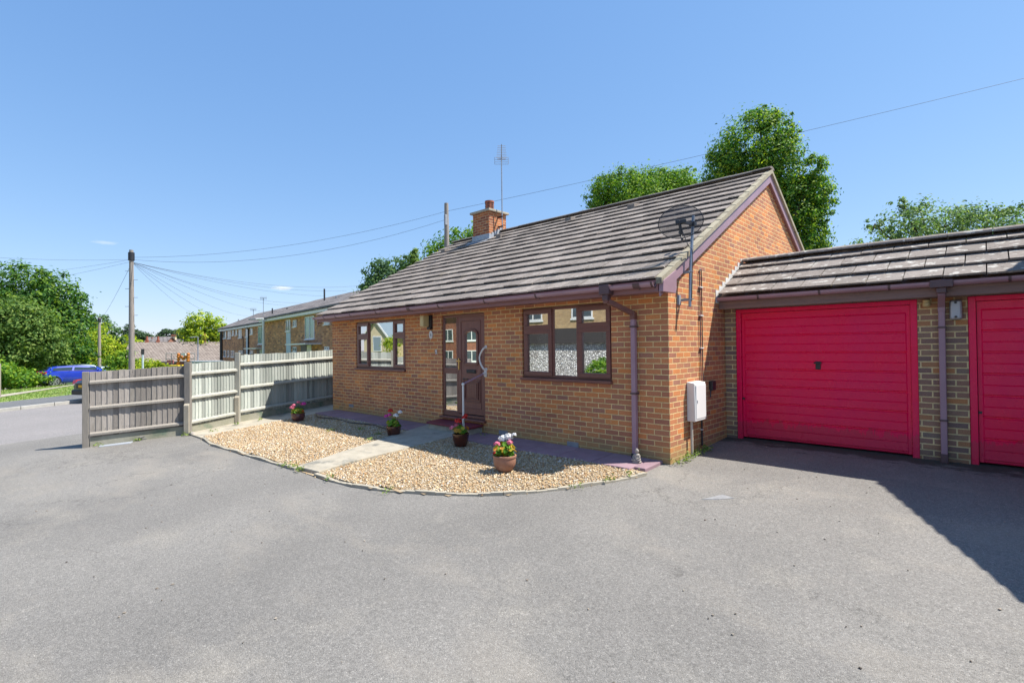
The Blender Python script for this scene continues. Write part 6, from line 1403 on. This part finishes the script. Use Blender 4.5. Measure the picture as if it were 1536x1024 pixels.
# ---------------------------------------------------------------- light, sky, camera
SUN = Vector((.46,.42,1)).normalized()
sl = bpy.data.lights.new('sun', 'SUN'); sl.energy = 4.8; sl.angle = rad(.5); sl.color = (1, .955, .88)
so = bpy.data.objects.new('sun', sl); C.objects.link(so); so.rotation_euler = SUN.to_track_quat('Z', 'Y').to_euler()
w = bpy.data.worlds.new('World'); bpy.context.scene.world = w; w.use_nodes = True
nt = w.node_tree; bg = nt.nodes['Background']
sky = nt.nodes.new('ShaderNodeTexSky'); sky.sky_type = 'NISHITA'; sky.sun_disc = False
sky.sun_elevation = math.asin(SUN.z); sky.sun_rotation = math.atan2(SUN.x, SUN.y); sky.air_density = 1.0; sky.dust_density = .1; sky.ozone_density = 2.0
spr = nt.nodes.new('ShaderNodeSeparateColor'); cmb = nt.nodes.new('ShaderNodeCombineColor'); nt.links.new(sky.outputs[0], spr.inputs[0])
for i, (pw, ml) in enumerate(((.75,.70),(.58,1.06),(.42,1.8))):
    p_ = node(nt, 'ShaderNodeMath', operation='POWER'); nt.links.new(spr.outputs[i], p_.inputs[0]); p_.inputs[1].default_value = pw
    m_ = node(nt, 'ShaderNodeMath', operation='MULTIPLY'); nt.links.new(p_.outputs[0], m_.inputs[0]); m_.inputs[1].default_value = ml; nt.links.new(m_.outputs[0], cmb.inputs[i])
col = cmb.outputs[0]
# two small wisps of cloud low in the sky
tcw = nt.nodes.new('ShaderNodeTexCoord')
for (px, py, wd, ht, amt) in ((424,432,20,4.2,.75),(158,364,18,3,.3)):
    d0 = (at(px,py,1)-CAM).normalized(); rt_ = RT; up_ = UP
    def dot(v):
        n_ = nt.nodes.new('ShaderNodeVectorMath'); n_.operation = 'DOT_PRODUCT'; nt.links.new(tcw.outputs['Generated'], n_.inputs[0]); n_.inputs[1].default_value = v; return n_.outputs['Value']
    tang = Vector((d0.y,-d0.x,0)).normalized()
    upv = tang.cross(d0).normalized()
    mp = nt.nodes.new('ShaderNodeCombineXYZ')
    for i, (v, sc) in enumerate(((tang, wd),(upv, ht))):
        m_ = nt.nodes.new('ShaderNodeMath'); m_.operation = 'MULTIPLY'; nt.links.new(dot(v), m_.inputs[0]); m_.inputs[1].default_value = F*1.4/sc; nt.links.new(m_.outputs[0], mp.inputs[i])
    ln = nt.nodes.new('ShaderNodeVectorMath'); ln.operation = 'LENGTH'; nt.links.new(mp.outputs[0], ln.inputs[0])
    nz_ = noise(nt, mp.outputs[0], 1.6, 6, .65)
    ad = nt.nodes.new('ShaderNodeMath'); ad.operation = 'MULTIPLY_ADD'; nt.links.new(nz_, ad.inputs[0]); ad.inputs[1].default_value = 1.6; nt.links.new(ln.outputs['Value'], ad.inputs[2])
    f = ramp(nt, ad.outputs[0], [(.75, amt), (1., 0.)]) if False else None
    mr_ = nt.nodes.new('ShaderNodeMapRange'); nt.links.new(ad.outputs[0], mr_.inputs[0]); mr_.inputs[1].default_value = 1.1; mr_.inputs[2].default_value = 1.9; mr_.inputs[3].default_value = amt; mr_.inputs[4].default_value = 0
    fr = nt.nodes.new('ShaderNodeMath'); fr.operation = 'GREATER_THAN'; nt.links.new(dot(d0), fr.inputs[0]); fr.inputs[1].default_value = .5
    mm = nt.nodes.new('ShaderNodeMath'); mm.operation = 'MULTIPLY'; nt.links.new(mr_.outputs[0], mm.inputs[0]); nt.links.new(fr.outputs[0], mm.inputs[1])
    col = mixc(nt, mm.outputs[0], col, (3.9,4.1,4.3))
nt.links.new(col, bg.inputs[0]); bg.inputs[1].default_value = .15
cam = bpy.data.cameras.new('camera'); co = bpy.data.objects.new('camera', cam); C.objects.link(co)
cam.sensor_width = 36; cam.sensor_fit = 'HORIZONTAL'; cam.lens = F/1536*36; cam.clip_start = .05; cam.clip_end = 3000
co.matrix_world = Matrix(((RT.x,UP.x,-FW.x,CAM.x),(RT.y,UP.y,-FW.y,CAM.y),(RT.z,UP.z,-FW.z,CAM.z),(0,0,0,1)))
sc = bpy.context.scene; sc.camera = co
sc.view_settings.view_transform = 'Standard'; sc.view_settings.look = 'None'; sc.view_settings.gamma = 1; sc.view_settings.exposure = .85
sc.cycles.max_bounces = 8; sc.cycles.diffuse_bounces = 3; sc.cycles.glossy_bounces = 4; sc.cycles.transparent_max_bounces = 12
sc.cycles.use_denoising = True
